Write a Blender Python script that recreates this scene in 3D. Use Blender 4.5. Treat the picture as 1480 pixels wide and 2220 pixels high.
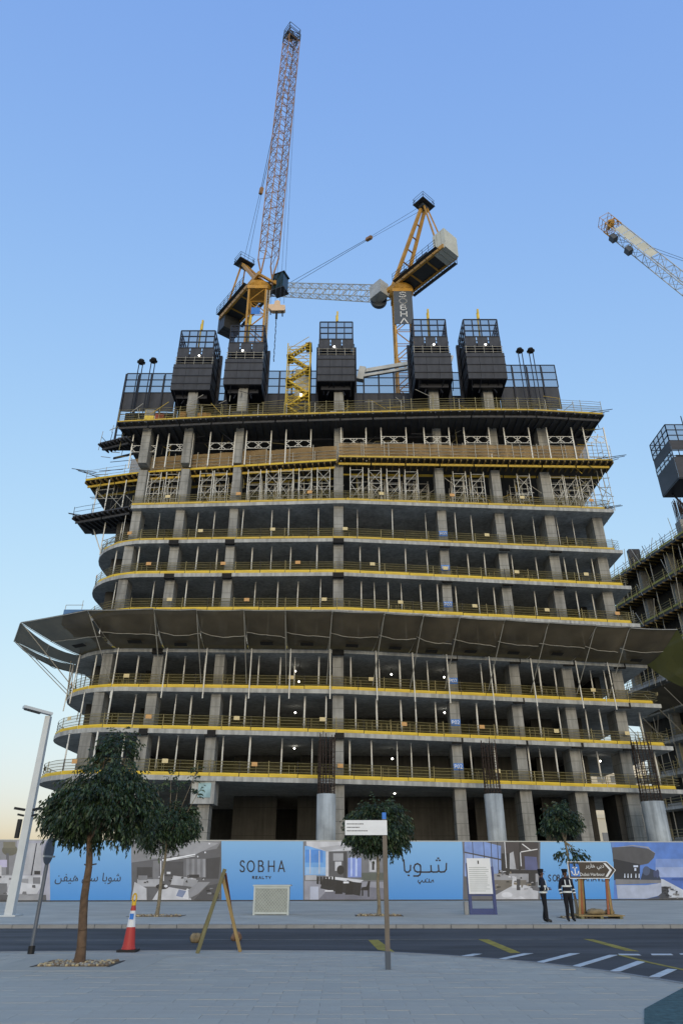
import bpy, math, random
from mathutils import Vector, Matrix
R = math.radians
random.seed(11)
sc = bpy.context.scene
for o in list(bpy.data.objects):
    bpy.data.objects.remove(o)

# ------------------------------------------------------------------ camera
FPX, CX, CY, HOR = 1480.0, 740.0, 1110.0, 1897.0      # photo pixels (1480 x 2220)
PITCH = math.atan((HOR - CY) / FPX)
CAMH = 1.6
cd = bpy.data.cameras.new('camera'); cam = bpy.data.objects.new('camera', cd)
sc.collection.objects.link(cam); sc.camera = cam
cam.location = (0, 0, CAMH); cam.rotation_euler = (R(90) + PITCH, 0, 0)
cd.sensor_fit = 'VERTICAL'; cd.sensor_height = 36; cd.lens = 24; cd.clip_start = .1; cd.clip_end = 6000

# ------------------------------------------------------------------ sky, sun, exposure
SUN_EL, SUN_AZ = R(8), R(174)                          # low behind the camera: a wide soft glow, no hard shadows
w = bpy.data.worlds.new('World'); sc.world = w; w.use_nodes = True
nt = w.node_tree; bg = nt.nodes['Background']
sky = nt.nodes.new('ShaderNodeTexSky'); sky.sky_type = 'NISHITA'; sky.sun_disc = False
sky.sun_elevation = SUN_EL; sky.sun_rotation = SUN_AZ
sky.air_density = 2.0; sky.dust_density = 1.0; sky.ozone_density = 3.0; sky.altitude = 0
def vmath(op, a, v):                                   # even shoulder over the whole dome, like a camera's response to a bright sky
    n = nt.nodes.new('ShaderNodeVectorMath'); n.operation = op; nt.links.new(a, n.inputs[0])
    if isinstance(v, tuple): n.inputs[1].default_value = v
    else: nt.links.new(v, n.inputs[1])
    return n.outputs[0]
q0 = vmath('MULTIPLY', sky.outputs[0], (.15, .15, .15))
q1 = vmath('ADD', vmath('MULTIPLY', q0, (2.676, 2.959, 14.096)), (1, 1, 1))
q2 = vmath('DIVIDE', vmath('MULTIPLY', q0, (3.62, 4.42, 16.191)), q1)
nt.links.new(vmath('MULTIPLY', q2, (2.803, 2.803, 2.803)), bg.inputs[0]); bg.inputs[1].default_value = .15
sl = bpy.data.lights.new('sun', 'SUN'); sl.energy = .7; sl.angle = R(40); sl.color = (1, .82, .62)
so = bpy.data.objects.new('sun', sl); sc.collection.objects.link(so)
sv = Vector((math.sin(SUN_AZ) * math.cos(SUN_EL), math.cos(SUN_AZ) * math.cos(SUN_EL), math.sin(SUN_EL)))
so.rotation_euler = sv.to_track_quat('Z', 'Y').to_euler(); so.location = (0, 40, 120)
sc.view_settings.view_transform = 'Standard'; sc.view_settings.look = 'None'
sc.view_settings.gamma = 1; sc.view_settings.use_curve_mapping = False
sc.view_settings.exposure = 1.25
sc.cycles.use_denoising = True
sc.cycles.max_bounces = 6; sc.cycles.transparent_max_bounces = 24

# ------------------------------------------------------------------ helpers
SP, CP = math.sin(PITCH), math.cos(PITCH)
def ray(x, y):
    u = (x - CX) / FPX; v = (CY - y) / FPX
    return Vector((u, CP - v * SP, SP + v * CP))
def gp(x, y, z=0.0):                                   # where a pixel's ray meets the height z
    d = ray(x, y); t = (z - CAMH) / d.z
    return Vector((d.x * t, d.y * t, z))
def yp(x, y, Y):                                       # where a pixel's ray meets the depth Y
    d = ray(x, y); t = Y / d.y
    return Vector((d.x * t, Y, CAMH + d.z * t))
def lin(c):
    return tuple(((v / 255) / 12.92 if v / 255 <= .04045 else ((v / 255 + .055) / 1.055) ** 2.4) for v in c)
V = Vector

MATS = {}
def mat(name, col, rough=.7, metal=0, var=.15, scale=3.0, bump=0, bscale=20, alpha=None, emit=None, srgb=True, coord='Object', trans=0):
    if name in MATS: return MATS[name]
    m = bpy.data.materials.new(name); m.use_nodes = True; n = m.node_tree; b = n.nodes['Principled BSDF']
    c = lin(col) if srgb else col
    b.inputs['Base Color'].default_value = (*c, 1); b.inputs['Roughness'].default_value = rough; b.inputs['Metallic'].default_value = metal
    tc = n.nodes.new('ShaderNodeTexCoord')
    if var > 0:
        no = n.nodes.new('ShaderNodeTexNoise'); no.inputs['Scale'].default_value = scale; no.inputs['Detail'].default_value = 5
        n.links.new(tc.outputs[coord], no.inputs['Vector'])
        mx = n.nodes.new('ShaderNodeMix'); mx.data_type = 'RGBA'
        mx.inputs[6].default_value = (*[v * (1 - var) for v in c], 1); mx.inputs[7].default_value = (*[min(1, v * (1 + var)) for v in c], 1)
        rp = n.nodes.new('ShaderNodeMapRange'); rp.inputs[1].default_value = .3; rp.inputs[2].default_value = .7
        n.links.new(no.outputs['Fac'], rp.inputs[0]); n.links.new(rp.outputs[0], mx.inputs[0]); n.links.new(mx.outputs[2], b.inputs['Base Color'])
    if bump > 0:
        no2 = n.nodes.new('ShaderNodeTexNoise'); no2.inputs['Scale'].default_value = bscale; no2.inputs['Detail'].default_value = 6
        n.links.new(tc.outputs[coord], no2.inputs['Vector'])
        bp = n.nodes.new('ShaderNodeBump'); bp.inputs['Strength'].default_value = bump; bp.inputs['Distance'].default_value = .02
        n.links.new(no2.outputs['Fac'], bp.inputs['Height']); n.links.new(bp.outputs[0], b.inputs['Normal'])
    if emit:
        b.inputs['Emission Color'].default_value = (*lin(col), 1); b.inputs['Emission Strength'].default_value = emit
    if alpha is not None:                              # woven net: partly see-through
        out = n.nodes['Material Output']; tr = n.nodes.new('ShaderNodeBsdfTransparent'); ms = n.nodes.new('ShaderNodeMixShader')
        ms.inputs[0].default_value = alpha
        src = b
        if trans > 0:
            tl = n.nodes.new('ShaderNodeBsdfTranslucent'); tl.inputs[0].default_value = (*c, 1)
            m2 = n.nodes.new('ShaderNodeMixShader'); m2.inputs[0].default_value = trans
            n.links.new(b.outputs[0], m2.inputs[1]); n.links.new(tl.outputs[0], m2.inputs[2]); src = m2
        n.links.new(tr.outputs[0], ms.inputs[1]); n.links.new(src.outputs[0], ms.inputs[2]); n.links.new(ms.outputs[0], out.inputs['Surface'])
    MATS[name] = m
    return m

M = {}
def concrete(name, col, seam=None):
    m = mat(name, col, .85, var=.0)
    n = m.node_tree; b = n.nodes['Principled BSDF']; tc = [q for q in n.nodes if q.type == 'TEX_COORD'][0]
    geo = n.nodes.new('ShaderNodeNewGeometry')
    c = lin(col)
    n1 = n.nodes.new('ShaderNodeTexNoise'); n1.inputs['Scale'].default_value = .55; n1.inputs['Detail'].default_value = 8; n1.inputs['Roughness'].default_value = .65
    n.links.new(geo.outputs['Position'], n1.inputs['Vector'])
    mp = n.nodes.new('ShaderNodeMapping'); mp.inputs['Scale'].default_value = (3.2, 3.2, .22); n.links.new(geo.outputs['Position'], mp.inputs[0])
    n2 = n.nodes.new('ShaderNodeTexNoise'); n2.inputs['Scale'].default_value = 1.0; n2.inputs['Detail'].default_value = 4
    n.links.new(mp.outputs[0], n2.inputs['Vector'])
    ad = n.nodes.new('ShaderNodeMath'); ad.operation = 'ADD'; n.links.new(n1.outputs[0], ad.inputs[0]); n.links.new(n2.outputs[0], ad.inputs[1])
    cr = n.nodes.new('ShaderNodeValToRGB'); cr.color_ramp.elements[0].position = .38; cr.color_ramp.elements[1].position = .62
    hf = n.nodes.new('ShaderNodeMath'); hf.operation = 'MULTIPLY'; hf.inputs[1].default_value = .5; n.links.new(ad.outputs[0], hf.inputs[0])
    cr.color_ramp.elements[0].color = (*[v * .6 for v in c], 1); cr.color_ramp.elements[1].color = (*[min(1, v * 1.16) for v in c], 1)
    n.links.new(hf.outputs[0], cr.inputs[0])
    last = cr.outputs[0]
    if seam:                                           # formwork joints left in the concrete
        sx = n.nodes.new('ShaderNodeSeparateXYZ'); n.links.new(geo.outputs['Position'], sx.inputs[0])
        md = n.nodes.new('ShaderNodeMath'); md.operation = 'MODULO'; md.inputs[1].default_value = seam; n.links.new(sx.outputs[2], md.inputs[0])
        lt = n.nodes.new('ShaderNodeMath'); lt.operation = 'LESS_THAN'; lt.inputs[1].default_value = .05; n.links.new(md.outputs[0], lt.inputs[0])
        mx = n.nodes.new('ShaderNodeMix'); mx.data_type = 'RGBA'; n.links.new(lt.outputs[0], mx.inputs[0]); n.links.new(last, mx.inputs[6])
        mx.inputs[7].default_value = (*[v * .55 for v in c], 1); last = mx.outputs[2]
    n.links.new(last, b.inputs['Base Color'])
    bp = n.nodes.new('ShaderNodeBump'); bp.inputs['Strength'].default_value = .25; bp.inputs['Distance'].default_value = .03
    n3 = n.nodes.new('ShaderNodeTexNoise'); n3.inputs['Scale'].default_value = 9; n3.inputs['Detail'].default_value = 5; n.links.new(geo.outputs['Position'], n3.inputs['Vector'])
    n.links.new(n3.outputs[0], bp.inputs['Height']); n.links.new(bp.outputs[0], b.inputs['Normal'])
    return m
M['conc'] = concrete('slab_concrete', (176, 177, 174))
M['colm'] = concrete('column_concrete', (150, 149, 144), .9)
M['round'] = concrete('new_column_concrete', (172, 178, 180))
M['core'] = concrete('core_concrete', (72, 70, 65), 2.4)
M['dkconc'] = concrete('dark_concrete', (62, 61, 58), 2.4)  # same mix in a darker tone than the other concretes
M['yel'] = mat('yellow_toe_board', (214, 182, 48), .55, var=.22, scale=1.2)
M['dkyel'] = mat('yellow_formwork_beam', (196, 166, 60), .6, var=.25, scale=1.5)
M['joist'] = mat('formwork_joist', (120, 100, 56), .7, var=.3, scale=2)
M['dkjoist'] = mat('dark_formwork_beam', (62, 64, 70), .6, var=.25, scale=2)
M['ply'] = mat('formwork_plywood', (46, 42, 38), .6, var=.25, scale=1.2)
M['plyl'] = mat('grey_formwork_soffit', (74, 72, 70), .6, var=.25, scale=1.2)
M['alu'] = mat('galvanised_prop', (222, 220, 212), .5, .05, var=.12, scale=3)
M['rail'] = mat('guard_rail_tube', (150, 140, 100), .5, .3, var=.2, scale=2)
M['darkpost'] = mat('dark_guard_post', (40, 38, 36), .6, var=.2)
M['olivenet'] = mat('olive_guard_net', (96, 88, 46), .9, var=.3, scale=.7, alpha=.24)
M['brownnet'] = mat('brown_debris_net', (172, 144, 102), .9, var=.25, scale=.6, alpha=.78, trans=.3)
M['fan'] = mat('catch_fan_net', (94, 85, 68), .8, var=.3, scale=.45, alpha=.97, trans=.05)
M['greennet'] = mat('green_safety_net', (104, 104, 56), .85, var=.1, scale=.6, alpha=.94, trans=.12)
M['strut'] = mat('strut_tube', (176, 172, 160), .45, .3, var=.15)
M['screen'] = mat('dark_screen_panel', (54, 56, 62), .6, .15, var=.35, scale=1.6)
M['screenf'] = mat('dark_screen_frame', (30, 33, 42), .5, .3, var=.15)
M['scrmesh'] = mat('dark_screen_mesh', (34, 44, 66), .6, .2, var=.2, alpha=.42)
M['rebar'] = mat('rebar_steel', (62, 50, 44), .75, .4, var=.3, scale=3)
M['tagc'] = mat('cream_notice', (216, 198, 150), .8, var=.1)
M['tago'] = mat('orange_notice', (206, 160, 104), .8, var=.1)
M['blue'] = mat('blue_notice', (50, 120, 205), .6, var=.1)
M['white'] = mat('white_paint', (225, 226, 226), .5, var=.05)
M['black'] = mat('black_fitting', (16, 16, 18), .6, var=.1)
M['void'] = mat('cast_in_box', (30, 29, 28), .9, var=.3)
M['lamp'] = mat('lit_floodlight', (255, 250, 236), emit=5.0, var=0)
M['gold'] = mat('crane_yellow', (184, 138, 54), .5, .1, var=.22, scale=1.1)
M['bronze'] = mat('crane_jib_brown', (152, 114, 74), .55, .2, var=.25, scale=.8)
M['pale'] = mat('pale_grey_steel', (176, 178, 174), .5, .15, var=.15, scale=1)
M['dgrey'] = mat('dark_grey_steel', (58, 60, 62), .5, .3, var=.2)
M['cwt'] = mat('counterweight_concrete', (190, 192, 182), .8, var=.12, scale=.7)
M['slate'] = mat('slate_banner', (74, 82, 92), .7, var=.08)
M['glassg'] = mat('green_cab_glass', (24, 46, 44), .15, .2, var=.15)
M['cream'] = mat('cream_hook_paint', (214, 184, 150), .5, var=.1)
M['rope'] = mat('wire_rope', (70, 76, 86), .6, .4, var=.1)
M['scaf'] = mat('yellow_scaffold', (206, 176, 62), .5, .2, var=.25)

LINK = sc.collection.objects.link
W = {}
class MB:
    def __init__(s): s.v = []; s.f = []; s.m = []
    def _add(s, vs, fs, mi=0):
        b = len(s.v); s.v += [tuple(p) for p in vs]; s.f += [tuple(i + b for i in f) for f in fs]; s.m += [mi] * len(fs)
    def quad(s, a, b, c, d, mi=0): s._add([a, b, c, d], [(0, 1, 2, 3)], mi)
    def poly(s, ps, mi=0): s._add(ps, [tuple(range(len(ps)))], mi)
    def box(s, x0, x1, y0, y1, z0, z1, mi=0):
        s._add([(x0, y0, z0), (x1, y0, z0), (x1, y1, z0), (x0, y1, z0), (x0, y0, z1), (x1, y0, z1), (x1, y1, z1), (x0, y1, z1)],
               [(0, 3, 2, 1), (4, 5, 6, 7), (0, 1, 5, 4), (1, 2, 6, 5), (2, 3, 7, 6), (3, 0, 4, 7)], mi)
    def bar(s, p, q, wd, ht=None, up=(0, 0, 1), mi=0):
        p, q = V(p), V(q); ht = ht or wd; d = q - p
        if d.length < 1e-6: return
        d.normalize(); up = V(up)
        if abs(d.dot(up)) > .98: up = V((0, 1, 0)) if abs(d.y) < .9 else V((1, 0, 0))
        sd = d.cross(up).normalized() * wd / 2; u = sd.cross(d).normalized() * ht / 2
        s._add([p - sd - u, p + sd - u, p + sd + u, p - sd + u, q - sd - u, q + sd - u, q + sd + u, q - sd + u],
               [(0, 1, 2, 3), (7, 6, 5, 4), (0, 4, 5, 1), (1, 5, 6, 2), (2, 6, 7, 3), (3, 7, 4, 0)], mi)
    def tube(s, p, q, r, n=6, r2=None, mi=0, cap=True):
        p, q = V(p), V(q); r2 = r if r2 is None else r2; d = (q - p)
        if d.length < 1e-6: return
        d.normalize(); a = V((0, 0, 1)) if abs(d.z) < .9 else V((1, 0, 0)); x = d.cross(a).normalized(); y = d.cross(x)
        vs = [p + (x * math.cos(t) + y * math.sin(t)) * r for t in [2 * math.pi * i / n for i in range(n)]]
        vs += [q + (x * math.cos(t) + y * math.sin(t)) * r2 for t in [2 * math.pi * i / n for i in range(n)]]
        fs = [(i, (i + 1) % n, n + (i + 1) % n, n + i) for i in range(n)]
        if cap: fs += [tuple(reversed(range(n))), tuple(range(n, 2 * n))]
        s._add(vs, fs, mi)
    def path(s, ps, r, n=5, mi=0):
        for a, b in zip(ps[:-1], ps[1:]): s.tube(a, b, r, n, mi=mi)
    def prism(s, ps, z0, z1, mi=0):
        n = len(ps); vs = [(p[0], p[1], z0) for p in ps] + [(p[0], p[1], z1) for p in ps]
        fs = [tuple(reversed(range(n))), tuple(range(n, 2 * n))] + [(i, (i + 1) % n, n + (i + 1) % n, n + i) for i in range(n)]
        s._add(vs, fs, mi)
    def lathe(s, c, prof, n=20, mi=0):                  # prof: (radius, z) from bottom to top
        c = V(c); vs = []; k = len(prof)
        for r, z in prof:
            for i in range(n): a = 2 * math.pi * i / n; vs.append((c.x + r * math.cos(a), c.y + r * math.sin(a), c.z + z))
        fs = [(j * n + i, j * n + (i + 1) % n, (j + 1) * n + (i + 1) % n, (j + 1) * n + i) for j in range(k - 1) for i in range(n)]
        fs += [tuple(reversed(range(n))), tuple(range((k - 1) * n, k * n))]
        s._add(vs, fs, mi)
    def mesh(s, name, mats, smooth=False):
        me = bpy.data.meshes.new(name); me.from_pydata(s.v, [], s.f); me.update()
        for m in (mats if isinstance(mats, (list, tuple)) else [mats]): me.materials.append(m)
        me.polygons.foreach_set('material_index', s.m)
        if smooth: me.polygons.foreach_set('use_smooth', [True] * len(me.polygons))
        return me
    def build(s, name, mats, parent=None, smooth=False):
        return link(name, s.mesh(name, mats, smooth), parent)
def link(name, me, parent=None, mx=None):
    o = bpy.data.objects.new(name, me); LINK(o)
    mx = mx or Matrix.Identity(4); W[o] = mx
    if parent is not None:
        o.parent = parent; o.matrix_parent_inverse = W[parent].inverted()
    o.matrix_basis = mx
    return o
def tag(o, label, cat, group=None):
    o['label'] = label; o['category'] = cat
    if group: o['group'] = group
    return o
def thing(name, label, cat, loc=(0, 0, 0), group=None):
    o = link(name, None, None, Matrix.Translation(V(loc))); o.empty_display_size = .3
    return tag(o, label, cat, group)
def struct(o): o['kind'] = 'structure'; return o
def stuff(o): o['kind'] = 'stuff'; return o
UNIT = {}
def unit_cube(m):
    if m not in UNIT:
        b = MB(); b.box(-.5, .5, -.5, .5, -.5, .5); UNIT[m] = b.mesh('block', M[m] if m in M else MATS[m])
    return UNIT[m]
def blk(name, m, parent, x0, x1, y0, y1, z0, z1):       # a box sharing one mesh per material
    mx = Matrix.Translation(V(((x0 + x1) / 2, (y0 + y1) / 2, (z0 + z1) / 2))) @ Matrix.Diagonal((x1 - x0, y1 - y0, z1 - z0, 1))
    return link(name, unit_cube(m), parent, mx)
def frame_mx(p, q, up=(0, 0, 1)):
    d = (q - p); L = d.length; d = d / L; up = V(up)
    if abs(d.dot(up)) > .98: up = V((0, 1, 0))
    sd = d.cross(up).normalized(); u = sd.cross(d)
    return Matrix(((d.x, sd.x, u.x, 0), (d.y, sd.y, u.y, 0), (d.z, sd.z, u.z, 0), (0, 0, 0, 1))), L
def beam(name, m, parent, p, q, wd, ht, up=(0, 0, 1)):  # an oriented bar sharing one mesh per material
    p, q = V(p), V(q); fm, L = frame_mx(p, q, up)
    return link(name, unit_cube(m), parent, Matrix.Translation((p + q) / 2) @ fm @ Matrix.Diagonal((L, wd, ht, 1)))
UT = {}
def pole(name, m, parent, p, q, r):
    if m not in UT:
        b = MB(); b.tube((-.5, 0, 0), (.5, 0, 0), 1, 6); UT[m] = b.mesh('pole', M[m])
    p, q = V(p), V(q); fm, L = frame_mx(p, q)
    return link(name, UT[m], parent, Matrix.Translation((p + q) / 2) @ fm @ Matrix.Diagonal((L, r, r, 1)))
def lerp(a, b, t): return a + (b - a) * t
def cum(ps):
    c = [0]
    for a, b in zip(ps[:-1], ps[1:]): c.append(c[-1] + (V(b) - V(a)).length)
    return c
def along(ps, c, s):
    s = max(0, min(c[-1], s))
    for i in range(len(ps) - 1):
        if s <= c[i + 1] or i == len(ps) - 2:
            t = (s - c[i]) / max(1e-9, c[i + 1] - c[i]); a, b = V(ps[i]), V(ps[i + 1]); d = (b - a).normalized()
            return a.lerp(b, t), V((d.y, -d.x, 0))       # outward (to the right of travel)
def text_mesh(s, size):
    cu = bpy.data.curves.new('txt', 'FONT'); cu.body = s; cu.size = size; cu.align_x = 'CENTER'; cu.align_y = 'CENTER'; cu.resolution_u = 3
    o = bpy.data.objects.new('txt', cu); LINK(o)
    dg = bpy.context.evaluated_depsgraph_get(); me = bpy.data.meshes.new_from_object(o.evaluated_get(dg))
    bpy.data.objects.remove(o); bpy.data.curves.remove(cu)
    par = list(range(len(me.vertices)))
    def find(a):
        while par[a] != a: par[a] = par[par[a]]; a = par[a]
        return a
    for e in me.edges: par[find(e.vertices[0])] = find(e.vertices[1])
    ids = {}
    for v in me.vertices:
        k = ids.setdefault(find(v.index), len(ids)); v.co.z += (k % 7) * .0004
    return me
def put_text(s, size, parent, m, org, right, up, name='lettering', wmax=None):
    me = text_mesh(s, size); me.materials.clear(); me.materials.append(m)
    right, up = V(right).normalized(), V(up).normalized(); nr = right.cross(up)
    if wmax:
        xs = [v.co.x for v in me.vertices]; k = wmax / (max(xs) - min(xs))
        for v in me.vertices: v.co.x *= k; v.co.y *= k
    mx = Matrix(((right.x, up.x, nr.x, org[0]), (right.y, up.y, nr.y, org[1]), (right.z, up.z, nr.z, org[2]), (0, 0, 0, 1)))
    return link(name, me, parent, mx)
GL = {  # single stroke capitals on a 1 x 1 box
 'S': [[(.9, .86), (.7, 1), (.3, 1), (.08, .84), (.1, .64), (.4, .52), (.75, .42), (.95, .25), (.85, .06), (.6, 0), (.25, 0), (.02, .14)]],
 'O': [[(.5 + .52 * math.cos(t * math.pi / 10), .5 + .5 * math.sin(t * math.pi / 10)) for t in range(21)]],
 'B': [[(.12, 0), (.12, 1), (.62, 1), (.8, .86), (.78, .66), (.55, .54), (.3, .54)], [(.55, .54), (.85, .42), (.92, .2), (.75, .02), (.12, 0)]],
 'H': [[(.08, 0), (.08, 1)], [(.92, 0), (.92, 1)], [(.08, .5), (.92, .5)]],
 'A': [[(0, 0), (.5, 1), (1, 0)], [(.2, .3), (.8, .3)]],
 '^': [[(0, 0), (.5, 1), (1, 0)]],
 'R': [[(.1, 0), (.1, 1), (.65, 1), (.85, .78), (.65, .5), (.1, .5)], [(.5, .5), (.95, 0)]],
 'E': [[(.9, 0), (.1, 0), (.1, 1), (.9, 1)], [(.1, .5), (.75, .5)]],
 'L': [[(.1, 1), (.1, 0), (.9, 0)]], 'T': [[(0, 1), (1, 1)], [(.5, 1), (.5, 0)]], 'Y': [[(0, 1), (.5, .5), (1, 1)], [(.5, .5), (.5, 0)]],
 'V': [[(0, 1), (.5, 0), (1, 1)]], 'N': [[(.05, 0), (.05, 1), (.95, 0), (.95, 1)]]}
def strokes(mb, lines, fn, wd, nr, mi=0):               # flat pen strokes: fn maps (x, y) to the surface
    nr = V(nr)
    for l in lines:
        P = [V(fn(*q)) for q in l]
        for a, b in zip(P[:-1], P[1:]):
            d = (b - a)
            if d.length < 1e-5: continue
            d.normalize(); sd = d.cross(nr).normalized() * wd / 2; e = d * wd * .35
            mb.quad(a - sd - e, b - sd + e, b + sd + e, a + sd - e, mi)
            nr_off = nr * .0002
# ================================================================== ground
M['ground'] = mat('sandy_site_ground', (150, 138, 118), .95, var=.2, scale=.3, bump=.4, bscale=4)
b = MB(); b.quad((-2500, -600, -.3), (2500, -600, -.3), (2500, 4000, -.3), (-2500, 4000, -.3)); struct(b.build('ground', M['ground']))
def asphalt():
    m = mat('asphalt', (66, 68, 72), .85, var=0); n = m.node_tree; bs = n.nodes['Principled BSDF']
    geo = n.nodes.new('ShaderNodeNewGeometry'); c = lin((76, 76, 77))
    n1 = n.nodes.new('ShaderNodeTexNoise'); n1.inputs['Scale'].default_value = .35; n1.inputs['Detail'].default_value = 8; n1.inputs['Roughness'].default_value = .7
    mp = n.nodes.new('ShaderNodeMapping'); mp.inputs['Scale'].default_value = (.35, 1.6, 1); n.links.new(geo.outputs['Position'], mp.inputs[0]); n.links.new(mp.outputs[0], n1.inputs['Vector'])
    n2 = n.nodes.new('ShaderNodeTexNoise'); n2.inputs['Scale'].default_value = 60; n.links.new(geo.outputs['Position'], n2.inputs['Vector'])
    cr = n.nodes.new('ShaderNodeValToRGB'); cr.color_ramp.elements[0].position = .36; cr.color_ramp.elements[1].position = .62
    cr.color_ramp.elements[0].color = (*[v * .5 for v in c], 1); cr.color_ramp.elements[1].color = (*[v * 1.2 for v in c], 1)
    n.links.new(n1.outputs[0], cr.inputs[0]); n.links.new(cr.outputs[0], bs.inputs['Base Color'])
    bp = n.nodes.new('ShaderNodeBump'); bp.inputs['Strength'].default_value = .5; bp.inputs['Distance'].default_value = .01
    n.links.new(n2.outputs[0], bp.inputs['Height']); n.links.new(bp.outputs[0], bs.inputs['Normal'])
    return m
M['road'] = asphalt()
RZ = -.12
b = MB(); b.quad((-160, 5, RZ), (160, 5, RZ), (160, 29.1, RZ), (-160, 29.1, RZ)); struct(b.build('road', M['road']))
def paving(name, col, rows, lens, mort=.8):
    m = mat(name, col, .8, var=0); n = m.node_tree; bs = n.nodes['Principled BSDF']; geo = n.nodes.new('ShaderNodeNewGeometry'); c = lin(col)
    br = n.nodes.new('ShaderNodeTexBrick'); br.inputs['Scale'].default_value = 1; br.inputs['Brick Width'].default_value = lens; br.inputs['Row Height'].default_value = rows
    br.inputs['Mortar Size'].default_value = .008; br.inputs['Color1'].default_value = (*[v * .95 for v in c], 1); br.inputs['Color2'].default_value = (*[min(1, v * 1.06) for v in c], 1)
    br.inputs['Mortar'].default_value = (*[v * mort for v in c], 1); n.links.new(geo.outputs['Position'], br.inputs['Vector'])
    n1 = n.nodes.new('ShaderNodeTexNoise'); n1.inputs['Scale'].default_value = .5; n1.inputs['Detail'].default_value = 8; n.links.new(geo.outputs['Position'], n1.inputs['Vector'])
    mx = n.nodes.new('ShaderNodeMix'); mx.data_type = 'RGBA'; mx.blend_type = 'MULTIPLY'; mx.inputs[0].default_value = 1
    cr = n.nodes.new('ShaderNodeValToRGB'); cr.color_ramp.elements[0].position = .3; cr.color_ramp.elements[1].position = .7
    cr.color_ramp.elements[0].color = (.86, .86, .86, 1); cr.color_ramp.elements[1].color = (1.08, 1.08, 1.08, 1)
    n.links.new(n1.outputs[0], cr.inputs[0]); n.links.new(br.outputs[0], mx.inputs[6]); n.links.new(cr.outputs[0], mx.inputs[7]); n.links.new(mx.outputs[2], bs.inputs['Base Color'])
    return m
M['farpave'] = paving('far_pavement_paving', (190, 184, 170), .6, 1.2, .93)
M['nearpave'] = paving('near_pavement_bed', (166, 161, 150), .3, .6)
M['kerb'] = mat('kerb_concrete', (138, 138, 136), .85, var=.25, scale=.8)
b = MB(); b.box(-160, 160, 29.38, 57.8, -.2, 0); fp = struct(b.build('far_pavement', M['farpave']))
fk = struct(link('far_kerb', None)); fk.empty_display_size = .3
x = -24.0; i = 0
while x < 24:
    L = .98; blk('kerb_stone', 'kerb', fk, x, x + L, 29.12 + random.uniform(-.008, .008), 29.36, -.2, .004 + random.uniform(-.004, .006)); x += 1.0
b = MB(); b.box(-160, -24.02, 29.12, 29.36, -.2, .003); b.box(24.02, 160, 29.12, 29.36, -.2, .003); b.build('kerb_run', M['kerb'], fk)
# near pavement: flat slab with single pavers on it
edge = [(-160, 19.0)] + [tuple(gp(x, y)[:2]) for x, y in ((-300, 2064), (0, 2063), (257, 2061), (513, 2060), (760, 2061.5), (850, 2064), (935, 2068.6), (1040, 2076), (1149, 2085), (1240, 2095), (1324, 2106), (1412, 2120), (1480, 2131))]
e2 = edge[-1]; edge += [(e2[0] + 1.0, e2[1] - 1.4), (e2[0] + 1.6, e2[1] - 3.2), (e2[0] + 1.8, -30)]
npv = MB(); npv.prism([(-160, -30)] + [(e2[0] + 1.8, -30)] + list(reversed(edge[:-1])), -.2, -.007)
np_o = struct(npv.build('near_pavement', M['nearpave']))
def edgeY(X):
    for (xa, ya), (xb, yb) in zip(edge[:-1], edge[1:]):
        if xa <= X <= xb: return lerp(ya, yb, (X - xa) / max(1e-6, xb - xa))
    return -99
pav_ms = []
for i, c in enumerate(((176, 170, 157), (178, 173, 160), (173, 168, 156), (177, 171, 158))):
    mm = mat('paver_%d' % i, c, .78, var=.07, scale=2.2, bump=.2, bscale=40, coord='Object')
    q = MB(); e = .0022; q.box(e, .6 - e, e, .3 - e, -.012, 0); me = q.mesh('paver', mm); pav_ms.append(me)
cand = []; rest = MB(); rest_m = [M_ for M_ in (me.materials[0] for me in pav_ms)]
for r in range(0, 60):
    Y = 4 + r * .3
    xx = -14.4 + (.3 if r % 2 else 0) 
    while xx < 9:
        x0 = xx; xx += .6
        if Y + .3 > min(edgeY(x0), edgeY(x0 + .3), edgeY(x0 + .6)) - .16: continue
        pc = V((x0 + .3, Y + .15, 0)); pitw = gp(172, 2090)
        if abs(pc.x - pitw.x) < .95 and abs(pc.y - pitw.y) < .75: continue
        vis = Y > 9.9 and abs(pc.x) < pc.y * .41 + .3
        cand.append((0 if vis else 1, Y, abs(x0), x0))
cand.sort()
for k, (v, Y, _, x0) in enumerate(cand):
    j = random.randrange(4); dz = random.uniform(-.0015, .0025)
    if k < 300: link('paver', pav_ms[j], np_o, Matrix.Translation(V((x0, Y, dz))))
    else: rest.box(x0 + .0022, x0 + .5978, Y + .0022, Y + .2978, -.012, dz, j)
stuff(rest.build('remaining_pavers', rest_m, np_o))
kb = MB()
for (xa, ya), (xb, yb) in zip(edge[:-2], edge[1:-1]):
    L = math.hypot(xb - xa, yb - ya); n = max(1, int(L / 1.0)) if L < 60 else 1
    for i in range(n):
        p = V((lerp(xa, xb, i / n), lerp(ya, yb, i / n), -.098)); q = V((lerp(xa, xb, (i + 1) / n), lerp(ya, yb, (i + 1) / n), -.098)); d = (q - p).normalized() * .006
        if L < 60: beam('kerb_stone', 'kerb', np_o, p + d, q - d, .14, .2)
        else: kb.bar(p, q, .14, .2)
kb.build('kerb_run', M['kerb'], np_o)
# dark planted corner in the near right
M['bed'] = mat('dark_groundcover', (66, 92, 92), .95, var=.35, scale=9, bump=1.0, bscale=30)
pc = [gp(1396, 2189), gp(1482, 2142), gp(1560, 2142), gp(1560, 2300), gp(1396, 2300)]
b = MB(); b.prism([tuple(p[:2]) for p in reversed(pc)], -.01, .012); struct(b.build('ground_cover_corner', M['bed']))
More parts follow.
